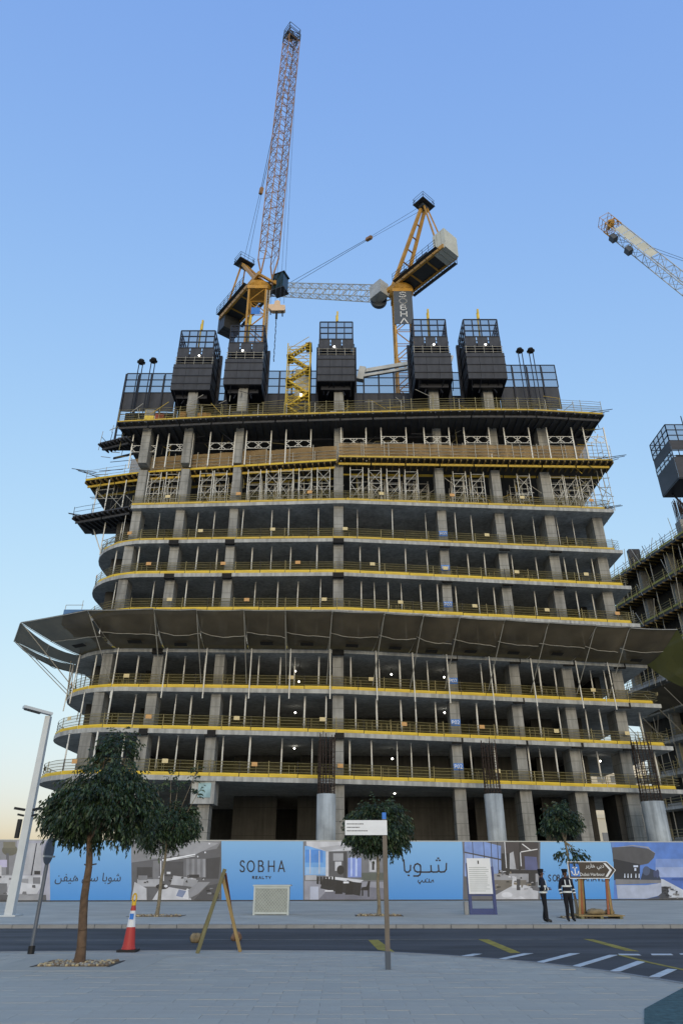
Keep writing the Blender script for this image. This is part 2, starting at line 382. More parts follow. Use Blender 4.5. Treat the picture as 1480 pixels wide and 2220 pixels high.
# road markings: thin sheets on the asphalt
M['wmark'] = mat('white_road_paint', (196, 200, 200), .7, var=.16, scale=6)
M['ymark'] = mat('yellow_road_paint', (156, 138, 58), .8, var=.3, scale=4)
def mark(name, px, m, label):
    b = MB(); P = [gp(x, y, RZ + .004) for x, y in px]; b.prism([tuple(p[:2]) for p in P], RZ + .002, RZ + .005); o = b.build(name, M[m])
    return struct(o)
def z7(pts): return [(760 + x / 2.0556, 1980 + y / 2.0556) for x, y in pts]
for pts in ([(487, 190), (540, 190), (585, 180), (545, 180)], [(650, 204), (690, 204), (812, 178), (770, 178)], [(812, 220), (855, 220), (1020, 178), (975, 178)],
            [(972, 238), (1020, 238), (1190, 185), (1150, 185)], [(1150, 257), (1200, 258), (1312, 216), (1275, 212)], [(1328, 282), (1375, 285), (1452, 250), (1410, 247)]):
    mark('white_hatch_bar', z7(pts), 'wmark', '')
for pts in ([(1190, 180), (1195, 186), (1293, 187), (1280, 181)], [(1335, 180), (1340, 186), (1435, 186), (1425, 180)], [(1462, 179), (1468, 184), (1600, 184), (1600, 179)]):
    mark('white_lane_dash', z7(pts), 'wmark', '')
for pts in ([(78, 119), (120, 162), (200, 176), (190, 168), (122, 118)], [(565, 115), (710, 177), (755, 175), (610, 115)], [(1035, 114), (1220, 166), (1282, 169), (1080, 116)]):
    mark('yellow_zigzag_bar', z7(pts), 'ymark', '')
mark('yellow_curve_line', z7([(1180, 184), (1300, 215), (1480, 254), (1480, 248), (1330, 216), (1225, 188)]), 'ymark', '')
M['fmark'] = mat('worn_line_paint', (112, 112, 108), .8, var=.35, scale=3)
mark('worn_lane_line', z7([(-1500, 119), (-1500, 120.2), (950, 115.2), (950, 114)]), 'fmark', '')
# ================================================================== the tower under construction
TOW = thing('tower_under_construction', 'wide concrete tower frame under construction with yellow toe boards and dark safety fan', 'building', (0, 72, 0))
LV = {1: 8.4, 2: 12.1, 3: 15.75, 4: 19.35, 5: 23.1, 6: 26.85, 7: 30.45, 8: 34.7}
YL = {1: 56.8, 2: 57.9, 3: 59.1, 4: 59.6, 5: 60.1, 6: 60.3, 7: 60.4, 8: 60.9}
YR = {1: 68.0, 2: 67.0, 3: 65.8, 4: 65.0, 5: 64.0, 6: 63.5, 7: 62.8, 8: 62.0}
XR = {1: 31.7, 2: 31.1, 3: 30.3, 4: 29.4, 5: 29.1, 6: 28.8, 7: 28.4, 8: 28.0}
for d in (YL, YR, XR): d[0] = d[1]
LV[0] = 0; TH = .36; BACK = 86.0
def eY(k, X):
    if X <= 0: return lerp(60, YL[k], -X / 17)
    return lerp(60, YR[k], X / XR[k])
def front(k, rad=6.5):
    cx = -19.0; cy = eY(k, cx) + rad
    arc = [(cx + rad * math.cos(R(a)), cy + rad * math.sin(R(a))) for a in range(180, 271, 10)]
    return arc + [(0, 60), (XR[k], YR[k])]
COLX = [-20.9, -16.4, -10.9, -.3, 10.2, 16.2, 21.5, 26.6]
CW = [.9, .88, .84, .96, .88, .92, .98, 1.0]
slabs = {}
for k in range(1, 9):
    fr = front(k) if k < 8 else [(-21.4, eY(8, -21.4))] + [(0, 60), (XR[8], YR[8])]
    if k == 8: fr = [(-21.4, eY(8, -21.4)), (0, 60), (XR[8], YR[8])]
    poly = fr + [(fr[-1][0], BACK), (fr[0][0], BACK)]
    b = MB(); b.prism(poly, LV[k] - TH / 2, LV[k] + TH / 2); s = b.build('floor_slab', M['conc'], TOW); slabs[k] = s
    # toe boards with a post at every joint, four tubes of rail and a net behind them
    pts = [V((x, y, 0)) for x, y in fr]
    if k < 8: pts = [V((fr[0][0], fr[0][1] + 5, 0))] + pts
    pts = pts + [V((fr[-1][0], fr[-1][1] + 4, 0))]
    ins = []; c0 = cum(pts)
    for i, p in enumerate(pts):
        a = (pts[i] - pts[i - 1]).normalized() if i else (pts[1] - pts[0]).normalized(); d = (pts[i + 1] - pts[i]).normalized() if i < len(pts) - 1 else a
        t = (a + d).normalized(); ins.append(p - V((t.y, -t.x, 0)) * .07)
    c = cum(ins); L = c[-1]; n = int(L / 2.35); z0 = LV[k] + TH / 2
    for i in range(n):
        a, _ = along(ins, c, i * L / n + .03); q, _ = along(ins, c, (i + 1) * L / n - .03)
        hh = .27 + random.uniform(-.015, .02); zt = z0 + hh / 2 + .004 + random.uniform(0, .025)
        hh *= .8 if k >= 7 else 1
        beam('toe_board', 'yel' if k < 7 else 'dkyel', s, V((a.x, a.y, zt)), V((q.x, q.y, zt)), .04, hh)
        pp, nr = along(ins, c, i * L / n); pp = pp - nr * .09
        pole('guard_post', 'darkpost' if i % 2 else 'rail', s, V((pp.x, pp.y, z0 - .02)), V((pp.x, pp.y, z0 + 1.22 + random.uniform(-.05, .12))), .032)
        mid, nr = along(ins, c, (i + .5) * L / n)
        if i % 3 == (k * 2) % 3 and random.random() < .8:
            a, _ = along(ins, c, (i + .4) * L / n); q, _ = along(ins, c, (i + .6) * L / n); nn = nr * .03; zt = z0 + .98 + random.uniform(-.05, .1)
            beam('notice_board', random.choice(['tagc', 'tagc', 'tago']), s, V((a.x, a.y, zt)) + nn, V((q.x, q.y, zt)) + nn, .02, .32)
    for hgt in (.42, .65, .9, 1.15):
        rb = MB(); ps = []; m = int(L / 1.2)
        for i in range(m + 1):
            p, nr = along(ins, c, L * i / m); ps.append(p - nr * .05 + V((0, 0, z0 + hgt + random.uniform(-.02, .02))))
        rb.path(ps, .022, 4); rb.build('guard_rail', M['rail'], s)
    nb = MB(); m = int(L / 1.5)
    for i in range(m):
        a, na = along(ins, c, L * i / m); q, nq = along(ins, c, L * (i + 1) / m); a = a - na * .16; q = q - nq * .16
        nb.quad((a.x, a.y, z0 + .02), (q.x, q.y, z0 + .02), (q.x, q.y, z0 + 1.16), (a.x, a.y, z0 + 1.16))
    nb.build('guard_net', M['olivenet'], s)
# columns, storey by storey
for k in range(0, 8):
    zb = LV[k] + TH / 2 if k else -.25; zt = LV[k + 1] - TH / 2
    for j, X in enumerate(COLX):
        yf = max(eY(k, X), eY(k + 1, X)) + .55
        if k == 0: yf = eY(1, X) + .6
        wd = CW[j] * (1.12 if k == 0 else 1)
        blk('column', 'colm', TOW, X - wd / 2, X + wd / 2, yf, yf + (2.3 if j in (5, 6, 7) else 1.5), zb, zt)
        if k >= 2 and j not in (0,) and random.random() < .75:
            ye = eY(k, X)
            blk('cast_in_box', 'void', slabs[k], X - wd * .55, X + wd * .55, ye - .03 + (0 if j < 4 else .1), ye + .3, LV[k] - TH / 2 - .14, LV[k] + TH / 2 - .02)
# the notched head under the first slab and its peeling sheet
yh = eY(1, -10.9)
blk('column_head', 'conc', TOW, -11.9, -10.05, yh + .25, yh + 2.2, 6.55, LV[1] - TH / 2 - .003)
M['peel'] = mat('pale_blue_wrap', (150, 180, 186), .7, var=.3, scale=1.5)
blk('plastic_wrap', 'peel', TOW, -11.35, -10.35, yh + .2, yh + .247, 7.0, 8.1)
# core and cross walls: one wall piece per storey
walls = [(-10.2, -6.1, 70), (-4.1, -2.0, 70), (.9, 10.6, 70.4), (13, 17.2, 71), (19.4, 21.3, 71)]
for k in range(0, 8):
    zb = LV[k] + TH / 2 - .01 if k else -.25; zt = LV[k + 1] - TH / 2 + .01
    for a, q, y in walls:
        if k == 0 and a in (-10.2,):
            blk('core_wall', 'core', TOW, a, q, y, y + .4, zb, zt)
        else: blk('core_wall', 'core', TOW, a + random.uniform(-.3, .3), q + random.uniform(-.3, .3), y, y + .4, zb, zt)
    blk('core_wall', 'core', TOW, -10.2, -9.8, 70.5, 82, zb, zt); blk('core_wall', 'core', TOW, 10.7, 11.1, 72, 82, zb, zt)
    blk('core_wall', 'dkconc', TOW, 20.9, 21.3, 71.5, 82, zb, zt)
    segs = [(-25.2, -16.4), (-15.3, 22.4)] if k in (1, 2) else [(-25.2, 22.4)]
    if k < 4: segs[-1] = (segs[-1][0], 21.5)
    else: segs.append((22.6, 27.2))
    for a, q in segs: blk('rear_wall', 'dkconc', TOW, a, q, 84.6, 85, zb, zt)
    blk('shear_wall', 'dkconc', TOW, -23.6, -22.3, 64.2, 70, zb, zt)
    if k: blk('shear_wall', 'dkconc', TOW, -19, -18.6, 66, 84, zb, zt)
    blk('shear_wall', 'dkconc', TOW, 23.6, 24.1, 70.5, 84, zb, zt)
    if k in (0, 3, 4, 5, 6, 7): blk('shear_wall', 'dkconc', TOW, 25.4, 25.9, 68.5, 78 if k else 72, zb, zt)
blk('core_lintel', 'core', TOW, -6.2, -4.0, 70.1, 70.45, 3.9, 4.3); blk('core_lintel', 'core', TOW, -10.9, -10.1, 70.1, 70.45, 3.3, 3.9)
# steel props between the storeys
pb = MB(); pb.tube((0, 0, 0), (0, 0, .3), .045, 6); pb.tube((0, 0, .26), (0, 0, 1), .075, 7); pb.box(-.12, .12, -.12, .12, 0, .004); pb.box(-.12, .12, -.12, .12, .996, 1)
pb.box(-.1, .1, -.02, .02, .25, .265)
PROP = pb.mesh('prop', M['alu'])
pb = MB(); pb.tube((0, 0, 0), (0, 0, .75), .06, 7); pb.tube((0, 0, .7), (0, 0, 1), .04, 6); pb.box(-.12, .12, -.12, .12, 0, .004); pb.box(-.12, .12, -.12, .12, .996, 1)
PROP2 = pb.mesh('prop', M['alu'])
for k in range(1, 8):
    zb = LV[k] + TH / 2; zt = LV[k + 1] - TH / 2; X = -22.6 + random.uniform(0, .8)
    while X < XR[k] - 1.2:
        st = random.choice([1.3, 1.6, 1.9, 2.2, 2.6]) * (1.0 if k < 7 else 1.35)
        if all(abs(X - q) > .8 for q in COLX) and not (k == 8):
            if X < -19: yy = eY(k, -19) + 6.5 - math.sqrt(max(0, 6.5 ** 2 - (X + 19) ** 2)) + .9
            else: yy = max(eY(k, X), eY(k + 1, X)) + random.uniform(.8, 1.5)
            th = random.uniform(.85, 1.15) * (.62 if k == 7 else .8 if k > 4 else 1)
            mx = Matrix.Translation(V((X, yy, zb))) @ Matrix.Rotation(random.uniform(-.012, .012), 4, 'Y') @ Matrix.Diagonal((th, th, zt - zb, 1))
            link('prop', random.choice([PROP, PROP, PROP2]), slabs[k], mx)
        X += st
# clutter behind the rails: stacks, boards and boxes
M['tim'] = mat('stacked_timber', (150, 112, 60), .8, var=.3, scale=3)
M['pack'] = mat('white_pack', (196, 196, 190), .8, var=.1)
for k in range(1, 8):
    zb = LV[k] + TH / 2 + .002
    for i in range(9):
        X = random.uniform(-21, 24); yy = eY(k, X) + random.uniform(2.6, 6); a = random.uniform(.6, 2.2); h = random.uniform(.25, 1.1)
        blk('material_stack', random.choice(['tim', 'tim', 'pack', 'dkyel', 'dkconc', 'dgrey']), slabs[k], X, X + a, yy, yy + random.uniform(.4, 1), zb, zb + h)
    for i in range(22):
        X = random.uniform(-20, 26); yy = eY(k, X) + random.uniform(1.0, 3)
        pole('stair_rail_post', 'rail', slabs[k], (X, yy, zb), (X, yy, zb + 1.3), .025); pole('stair_rail_post', 'rail', slabs[k], (X + .5, yy, zb), (X + .5, yy, zb + 1.3), .025)
# column numbers
for k in range(1, 8):
    X = 10.2; yf = max(eY(k, X), eY(k + 1, X)) + .55; z = LV[k] + (1.55 if k < 4 else 1.4)
    pl = blk('column_notice', 'blue', TOW, X - .42, X + .42, yf - .03, yf - .003, z - .28, z + .28)
    put_text('P02', .6, pl, M['white'], (X, yf - .034, z), (1, 0, 0), (0, 0, 1), wmax=.7)
# lit site lamps inside the storeys
lb = MB(); lb.lathe((0, 0, 0), [(.01, -.085), (.06, -.06), (.085, 0), (.06, .06), (.01, .085)], 10); LAMP = lb.mesh('lamp_bulb', M['lamp'])
for x, y, k, dy in ((640, 1545, 2, 5), (850, 1645, 1, 4.5), (638, 1622, 1, 4.5), (640, 1712, 0, 6), (855, 1720, 0, 6), (963, 1545, 2, 4), (640, 1455, 3, 4), (648, 1478, 3, 3), (848, 1462, 3, 4), (962, 1468, 3, 4), (1300, 1650, 1, 4)):
    Y = 60 + (YR[k] - 60) * max(0, x - 740) / 740 + dy; p = yp(x, y, Y)
    l = link('site_lamp', LAMP, TOW, Matrix.Translation(p)); zt = LV[k + 1] - TH / 2
    pole('lamp_cable', 'black', l, p + V((0, .05, .1)), V((p.x, p.y + .05, zt)), .02)
# big new columns in front with their rebar cages
def cage_column(X, Y, ztop, zreb, r=.72, square=False):
    b = MB()
    if square: b.box(X - r, X + r, Y - r, Y + r, -.25, ztop)
    else: b.lathe((X, Y, 0), [(r, -.25), (r, ztop)], 28)
    c = b.build('new_column', M['round'], TOW, not square)
    if not square:
        for p in c.data.polygons: p.use_smooth = len(p.vertices) == 4
    b = MB(); n = 16
    for i in range(n):
        a = 2 * math.pi * i / n; rr = r * .88; j = V((random.uniform(-.07, .07), random.uniform(-.07, .07), random.uniform(-.5, .35)))
        b.tube((X + rr * math.cos(a), Y + rr * math.sin(a), ztop - .1), V((X + rr * math.cos(a), Y + rr * math.sin(a), zreb)) + j, .035, 5)
    z = ztop + .15
    while z < zreb - .4:
        ps = [(X + r * .92 * math.cos(2 * math.pi * i / 14), Y + r * .92 * math.sin(2 * math.pi * i / 14), z) for i in range(15)]
        b.path(ps, .02, 4); z += .24 if z < ztop + 1.5 else .4
    b.build('rebar_cage', M['rebar'], c)
for px, Y in ((707, 57.6), (1068, 60.4), (1412, 64.2)):
    p = yp(px, 1722 if px < 1300 else 1738, Y); cage_column(p.x, Y, p.z, 11.6 + (1.0 if px > 1300 else 0), .74 if px < 1300 else .95)
# ------------------------------------------------------------------ catch fan round the fourth floor
def fan_edge():
    fr = front(4); pts = [V((fr[0][0], fr[0][1] + 3.0, 0))] + [V((x, y, 0)) for x, y in fr]
    return pts
fe = fan_edge(); fc = cum(fe); FL = fc[-1]
def fan_pt(s, t):                                       # t = 0 at the slab, 1 at the outer lip
    p, nr = along(fe, fc, s)
    i0, n0 = along(fe, fc, s - 1.6); i1, n1 = along(fe, fc, s + 1.6); nr = (n0 + n1).normalized()
    left = max(0, 1 - s / 12); out = lerp(5.6, 6.4, left); rise = 1.75 + .35 * left
    return p + nr * (out * t - .02) + V((0, 0, LV[4] + .12 + rise * (t ** 1.35)))
sps = []; s = 0
while s < FL - 1.5: sps.append(s); s += random.uniform(3.2, 4.6)
sps.append(FL)
for a, q in zip(sps[:-1], sps[1:]):
    b = MB(); N = 8; curl = random.uniform(.15, .6); sag = random.uniform(.15, .6); idx = {}
    tw = random.uniform(-.12, .12)
    def fp(u, t):
        p = fan_pt(a + .02, t).lerp(fan_pt(q - .02, t), u)
        p.z -= sag * math.sin(math.pi * u) * math.sin(math.pi * min(1, t * .95)) * .8 - tw * (u - .5) * t + curl * u ** 4 * math.sin(math.pi * t) - .1 * math.sin(u * 18 + a) * t * (1 - t)
        return p
    for i in range(N + 1):
        for j in range(N + 1): idx[i, j] = len(b.v); b.v.append(tuple(fp(i / N, j / N)))
    for i in range(N):
        for j in range(N): b.f.append((idx[i, j], idx[i + 1, j], idx[i + 1, j + 1], idx[i, j + 1])); b.m.append(0)
    pn = b.build('fan_net_panel', M['fan'], TOW, True)
    for t in (.52, 1.0):
        bb = MB(); bb.path([fp(i / 8, t) + V((0, 0, -.07)) for i in range(9)], .032, 5); bb.build('fan_net_tube', M['strut'], pn)
    bb = MB(); bb.path([fp(0, t / 8) + V((0, 0, -.06)) for t in range(9)], .03, 5); bb.build('fan_net_tube', M['strut'], pn)
    if random.random() < .8 and 6 < a:
        m_ = lerp(a, q, .5); p0 = fan_pt(m_ - .55, .3); p1 = fan_pt(m_ + .55, .3); u = (fan_pt(m_, .42) - fan_pt(m_, .3)).normalized()
        o = V((0, 0, -.2 - sag * .9)); bb = MB(); bb.quad(p0 + o, p1 + o, p1 + o + u * .5, p0 + o + u * .5); bb.quad(p0 + o + u * .5 + V((0, 0, .004)), p1 + o + u * .5 + V((0, 0, .004)), p1 + o + V((0, 0, .004)), p0 + o + V((0, 0, .004))); bb.build('stencil_mark', M['void'], pn)
    # struts: one leaning out to the lip, one stiff pole standing on the slab below
    e, nr = along(fe, fc, a); tip = fan_pt(a, .92); base = V((e.x, e.y, LV[3] + .6)) + nr * .12
    pole('fan_strut', 'strut', TOW, base, tip + V((0, 0, -.12)), .04)
    e3, n3 = along(fe, fc, a + .3)
    pole('fan_pole', 'alu', TOW, V((e3.x, e3.y, LV[3] - .75)) + n3 * .45, V((e3.x, e3.y, LV[4] + .1)) + n3 * .3, .055)
b = MB()                                                # green drape closing the right end of the fan
g0, g1 = fan_pt(FL, 0), fan_pt(FL, 1); e0, e1 = V((35.5, 66.5, 17.6)), V((35.0, 64.2, 18.7))
def gq(i, j):
    p = g0.lerp(g1, j / 4).lerp(e0.lerp(e1, j / 4), i / 6); p.z -= .9 * math.sin(math.pi * i / 6) + .15 * math.sin(j * 2.0) * i / 6; return p
for i in range(6):
    for j in range(4): b.quad(gq(i, j), gq(i + 1, j), gq(i + 1, j + 1), gq(i, j + 1))
b.build('green_net_drape', M['greennet'], TOW, True)
b = MB()                                                # lattice of tubes under the fan at the left corner
for i in range(5):
    p, nr = along(fe, fc, 1 + i * 1.2); b.tube(V((p.x, p.y, LV[3] + .2)) + nr * .3, V((p.x, p.y, LV[4])) + nr * .5, .04, 5)
    p2, n2 = along(fe, fc, 2.2 + i * 1.2); b.tube(V((p.x, p.y, LV[3] + .3)) + nr * .3, V((p2.x, p2.y, LV[3] + 2.2)) + n2 * .4, .03, 5); b.tube(V((p2.x, p2.y, LV[3] + .3)) + n2 * .3, V((p.x, p.y, LV[3] + 2.2)) + nr * .4, .03, 5)
b.build('corner_scaffold', M['strut'], TOW)
# ------------------------------------------------------------------ formwork decks nine and ten
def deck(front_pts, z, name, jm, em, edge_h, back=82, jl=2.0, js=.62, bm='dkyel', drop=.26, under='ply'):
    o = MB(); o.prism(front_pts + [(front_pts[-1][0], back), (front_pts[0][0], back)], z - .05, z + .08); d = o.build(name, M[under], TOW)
    ps = [V((x, y, 0)) for x, y in front_pts]; c = cum(ps); L = c[-1]; n = int(L / js)
    for i in range(n + 1):
        p, nr = along(ps, c, i * L / n)
        a = V((p.x, p.y, z - .055 - drop / 2)) + nr * random.uniform(.0, .22); q = V((p.x, p.y, z - .055 - drop / 2)) - nr * jl
        beam('joist', jm, d, a, q, .1, drop)
    n = int(L / 3.4)
    for off, zz in ((.55, z - .06 - drop - .13), (jl * .55 + 1.6, z - .06 - drop - .14)):
        for i in range(n):
            a, na = along(ps, c, L * i / n - .1); q, nq = along(ps, c, L * (i + 1) / n - .25)
            beam('main_beam', bm, d, V((a.x, a.y, zz)) - na * off, V((q.x, q.y, zz)) - nq * off, .12, .24)
    n = int(L / 2.6)
    for i in range(n):
        a, na = along(ps, c, L * i / n + .02); q, nq = along(ps, c, L * (i + 1) / n - .02)
        beam('edge_board', em, d, V((a.x, a.y, z + .02 + edge_h / 2)) + na * .03, V((q.x, q.y, z + .02 + edge_h / 2)) + nq * .03, .05, edge_h + random.uniform(-.02, .03))
    return d, ps, c, L
D9, D10 = 39.7, 44.3
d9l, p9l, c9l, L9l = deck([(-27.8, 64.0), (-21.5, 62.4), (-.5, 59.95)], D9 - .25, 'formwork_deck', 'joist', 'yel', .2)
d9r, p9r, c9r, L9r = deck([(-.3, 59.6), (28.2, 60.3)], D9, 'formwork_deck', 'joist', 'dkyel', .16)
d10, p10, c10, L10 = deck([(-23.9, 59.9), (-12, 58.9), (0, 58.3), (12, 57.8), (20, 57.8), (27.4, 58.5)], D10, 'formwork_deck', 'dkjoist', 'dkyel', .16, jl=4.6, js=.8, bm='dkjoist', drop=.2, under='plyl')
# small corner platforms of formwork on the left
d8l, p8l, c8l, L8l = deck([(-28.2, 63.6), (-21.7, 61.4)], LV[8] + .1, 'formwork_deck', 'dkjoist', 'dkjoist', .08, back=67.5, jl=3.2, bm='dkjoist', drop=.2)
dtl, *_ = deck([(-26.2, 61.9), (-22.8, 60.6)], D10 - 1.4, 'formwork_deck', 'dkjoist', 'dkjoist', .08, back=63.2, jl=1.6, js=.45, bm='dkjoist', drop=.2)
# shoring towers between floor eight and deck nine
z0 = LV[8] + TH / 2; zt = D9 - .7; SHH = zt - z0
def shore_mesh(kind):
    b = MB(); r = .04; H = SHH; Wd = 1.3
    for x in (0, Wd):
        for y in (0, 1.2): b.tube((x, y, 0), (x, y, H), r, 5)
    for z in (.06, .22, .38, .55, .72, .93):
        b.tube((0, 0, z * H), (Wd, 0, z * H), r * .65, 4)
        if z in (.06, .55, .93): b.tube((0, 1.2, z * H), (Wd, 1.2, z * H), r * .65, 4)
    X_ = [((0, .06), (Wd, .55)), ((0, .55), (Wd, .06)), ((0, .93), (Wd, .55)), ((0, .55), (Wd, .93))]
    for k, (p, q) in enumerate(X_):
        if kind == 0 or (kind == 1 and k in (0, 3)) or (kind == 2 and k != 2): b.tube((p[0], .03, p[1] * H), (q[0], .03, q[1] * H), r * .55, 4)
    for z in (.1, .5, .9):
        for x in (0, Wd): b.tube((x, 0, z * H), (x, 1.2, z * H), r * .6, 4)
    b.tube((0, 0, .1 * H), (0, 1.2, .8 * H), r * .5, 4)
    return b.mesh('shoring_tower', M['alu'])
SH = [shore_mesh(i) for i in range(3)]
for row in range(3):
    X = -20.2
    while X < 26.3:
        if all(abs(X + .7 - q) > 1.15 for q in COLX[:7]):
            yy = eY(8, X) + .4 + row * 2.4
            link('shoring_tower', SH[random.randrange(3)], slabs[8], Matrix.Translation(V((X, yy, z0))))
        X += random.choice([1.5, 1.65, 1.9])
for j, X in enumerate(COLX[:7]):
    yf = eY(8, X) + .5; blk('column', 'colm', TOW, X - CW[j] / 2, X + CW[j] / 2, yf, yf + 1.5, z0, D9 - .31)
    yf = 60.4; blk('column', 'colm', TOW, X - CW[j] / 2, X + CW[j] / 2, yf + .4, yf + 1.8, D9 + .09, D10 - .1)
for X in (-26.6, -24.8, -23.0):                         # poles under the corner platforms
    for y_, a, q in ((64.0, LV[7] + .2, LV[8] - .3), (63.0, LV[8] + .2, D9 - .7)):
        Y = y_ + (1.6 if X < -25 else 0); pole('corner_pole', 'alu', TOW, (X if a > 32 else max(X, -24.9), Y, a), (X, Y, q), .06)
b = MB()
for X in (-24.6, -22.9):
    for z in (LV[7] + .6, LV[7] + 1.1, LV[7] + 1.6): b.tube((X, 63.6, z), (X + 1.7, 62.6, z), .04, 5)
    b.tube((X, 63.6, LV[7] + .5), (X + 1.7, 62.6, LV[7] + 1.7), .03, 5); b.tube((X, 63.6, LV[7] + 1.7), (X + 1.7, 62.6, LV[7] + .5), .03, 5)
    b.tube((X, 63.4, LV[8] + .4), (X + 2, 62.4, LV[8] + 2.6), .035, 5); b.tube((X, 63.4, LV[8] + 2.6), (X + 2, 62.4, LV[8] + .4), .035, 5)
b.build('corner_bracing', M['strut'], TOW)
# table form between nine and ten: posts with a lattice frame in every second bay
def table_mesh(Wd):
    b = MB(); r = .07
    for x in (0, Wd): b.bar((x, 0, 0), (x, 0, 1), .15, .15)
    return b
zt = D10 - .5
for row, Yo in enumerate((60.15, 64.4, 68.6)):
    X = -22.5; par = d9l
    while X < 26:
        if X > -.9: par = d9r
        wd = 2.65 if X < 22 else 2.2; zb = (D9 - .17 if X < -.6 else D9 + .085)
        if -3.2 < X < -.6: X = -.05
        b = MB(); yy = Yo + (X < -1) * (-X * .06) 
        for x in (X, X + wd): b.bar((x, yy, zb), (x, yy, zt), .11, .11, mi=0)
        za, zc = zb + 2.05, zb + 2.85; xm = X + wd / 2
        for p, q in (((X, za), (X + wd, za)), ((X, zc), (X + wd, zc)), ((xm, za), (xm, zc)), ((X, (za + zc) / 2), (X + .45, zc)), ((X, (za + zc) / 2), (X + .45, za)), ((X + wd, (za + zc) / 2), (X + wd - .45, zc)), ((X + wd, (za + zc) / 2), (X + wd - .45, za)),
                     ((xm - .45, zc), (xm + .45, za)), ((xm - .45, za), (xm + .45, zc))):
            b.bar((p[0], yy, p[1]), (q[0], yy, q[1]), .05, .05)
        b.build('table_form_frame', M['alu'], par); X += wd + random.choice([1.25, 1.6, 1.9])
# brown netting on deck nine and rails on both decks
def netting(ps, c, L, z, h, par, m, step=2.3, s0=0.0, s1=None, inset=.1):
    s1 = L if s1 is None else s1; n = int((s1 - s0) / step)
    for i in range(n):
        a, na = along(ps, c, lerp(s0, s1, i / n)); q, nq = along(ps, c, lerp(s0, s1, (i + 1) / n)); b = MB(); N = 4; hh = h + random.uniform(-.1, .1)
        for j in range(N):
            u0, u1 = a.lerp(q, j / N), a.lerp(q, (j + 1) / N); w0 = -na * (inset + .1 * math.sin(j * 1.7 + i)); w1 = -na * (inset + .1 * math.sin((j + 1) * 1.7 + i))
            b.quad(u0 + w0 + V((0, 0, z)), u1 + w1 + V((0, 0, z)), u1 + w1 * .4 + V((0, 0, z + hh)), u0 + w0 * .4 + V((0, 0, z + hh)))
        b.build('net_panel', M[m], par)
        pole('net_post', 'strut', par, a + V((0, 0, z - .25)) - na * .04, a + V((0, 0, z + h + .25)) - na * .04, .04)
netting(p9l, c9l, L9l, D9 - .05, 1.75, d9l, 'brownnet', 2.4, s0=5.2)
netting(p9r, c9r, L9r, D9 + .2, 1.55, d9r, 'brownnet', 2.4, s1=L9r - 2.5)
def rails(ps, c, L, z, par, hs=(.35, .65, .95, 1.25), m='rail', s0=0, s1=None, post=2.2):
    s1 = L if s1 is None else s1; n = int((s1 - s0) / 1.1)
    for h in hs:
        b = MB(); b.path([along(ps, c, lerp(s0, s1, i / n))[0] + V((0, 0, z + h + random.uniform(-.03, .03))) for i in range(n + 1)], .026, 4); b.build('guard_rail', M[m], par)
    n = int((s1 - s0) / post)
    for i in range(n + 1):
        p, nr = along(ps, c, lerp(s0, s1, i / n)); pole('guard_post', m, par, p + V((0, 0, z)), p + V((0, 0, z + max(hs) + .12)), .03)
rails(p9r, c9r, L9r, D9 + .1, d9r, (.4, .8, 1.2, 1.7), 'strut'); rails(p9l, c9l, L9l, D9 - .15, d9l, (.4, .8, 1.2), 'strut')
rails(p10, c10, L10, D10 + .1, d10, (.3, .6, .9, 1.2, 1.5)); rails(p8l, c8l, L8l, LV[8] + .2, d8l, (.5, 1.0), 'darkpost')
netting(p10, c10, L10, D10 + .12, 1.15, d10, 'olivenet', 3.0, inset=.3)
# outriggers and clutter at the two ends of the decks
for X, Y, z in ((-28.4, 62.6, D9), (-28.4, 63.9, LV[8] + .3), (28.6, 59.9, D9), (28.4, 62.3, LV[8] + .4), (27.4, 58.4, D10 + .1)):
    sg = -1 if X < 0 else 1
    for i in range(4):
        pole('outrigger_tube', 'darkpost', TOW, (X - sg * 2.2, Y + i * .8, z + .15 * i), (X + sg * random.uniform(.1, 1.1), Y - .3 + i * .8, z + .3 + .35 * i), .035)
for i in range(14):
    z = LV[8] + .4 + random.uniform(0, 3); pole('end_scaffold_tube', 'strut', TOW, (26.5 + random.uniform(0, 1), 61.6 + random.uniform(0, 2), z), (28.4, 62 + random.uniform(0, 3), z + random.uniform(-.4, .5)), .035)
for i in range(3): pole('end_scaffold_tube', 'strut', TOW, (27.2 + i * .55, 62.4, LV[8] + .2), (26.9 + i * .5, 61.5, D9 + 3.2), .035)
for i in range(30):
    X = random.uniform(-22, 25); yy = 58.9 + random.uniform(0, 1.4); h = random.uniform(.3, 1.2)
    blk('material_stack', random.choice(['tim', 'dkyel', 'pack', 'dgrey', 'tim', 'scaf']), d10, X, X + random.uniform(.4, 1.8), yy, yy + .6, D10 + .09, D10 + .09 + h)
for j in range(7):
    X = COLX[j]; blk('column', 'colm', TOW, X - .52, X + .52, 60.6, 61.9, D10 + .09, 50.2 if 0 < j < 6 else 46.5)
M['redc'] = mat('red_crate', (150, 62, 44), .7)
blk('red_crate', 'redc', d10, -19.9, -19.0, 59.7, 60.3, D10 + .09, D10 + 1.0)
def tangle(n, xr, yf, zr, mats, par, name='scaffold_tube', r=.03):
    for _ in range(n):
        X = random.uniform(*xr); Y = yf(X); z = random.uniform(*zr); k = random.random(); L = random.uniform(.8, 2.8)
        d = V((0, .1, 1)) if k < .35 else V((1, random.uniform(-.2, .2), random.uniform(-.06, .06))) if k < .7 else V((random.choice((-1, 1)), .1, random.uniform(.5, 1.2)))
        p = V((X, Y, z)); q = p + d.normalized() * L; q.z = max(zr[0], min(zr[1] + .6, q.z)); q.x = max(xr[0], min(xr[1], q.x))
        if (q - p).length > .3: pole(name, random.choice(mats), par, p, q, r)
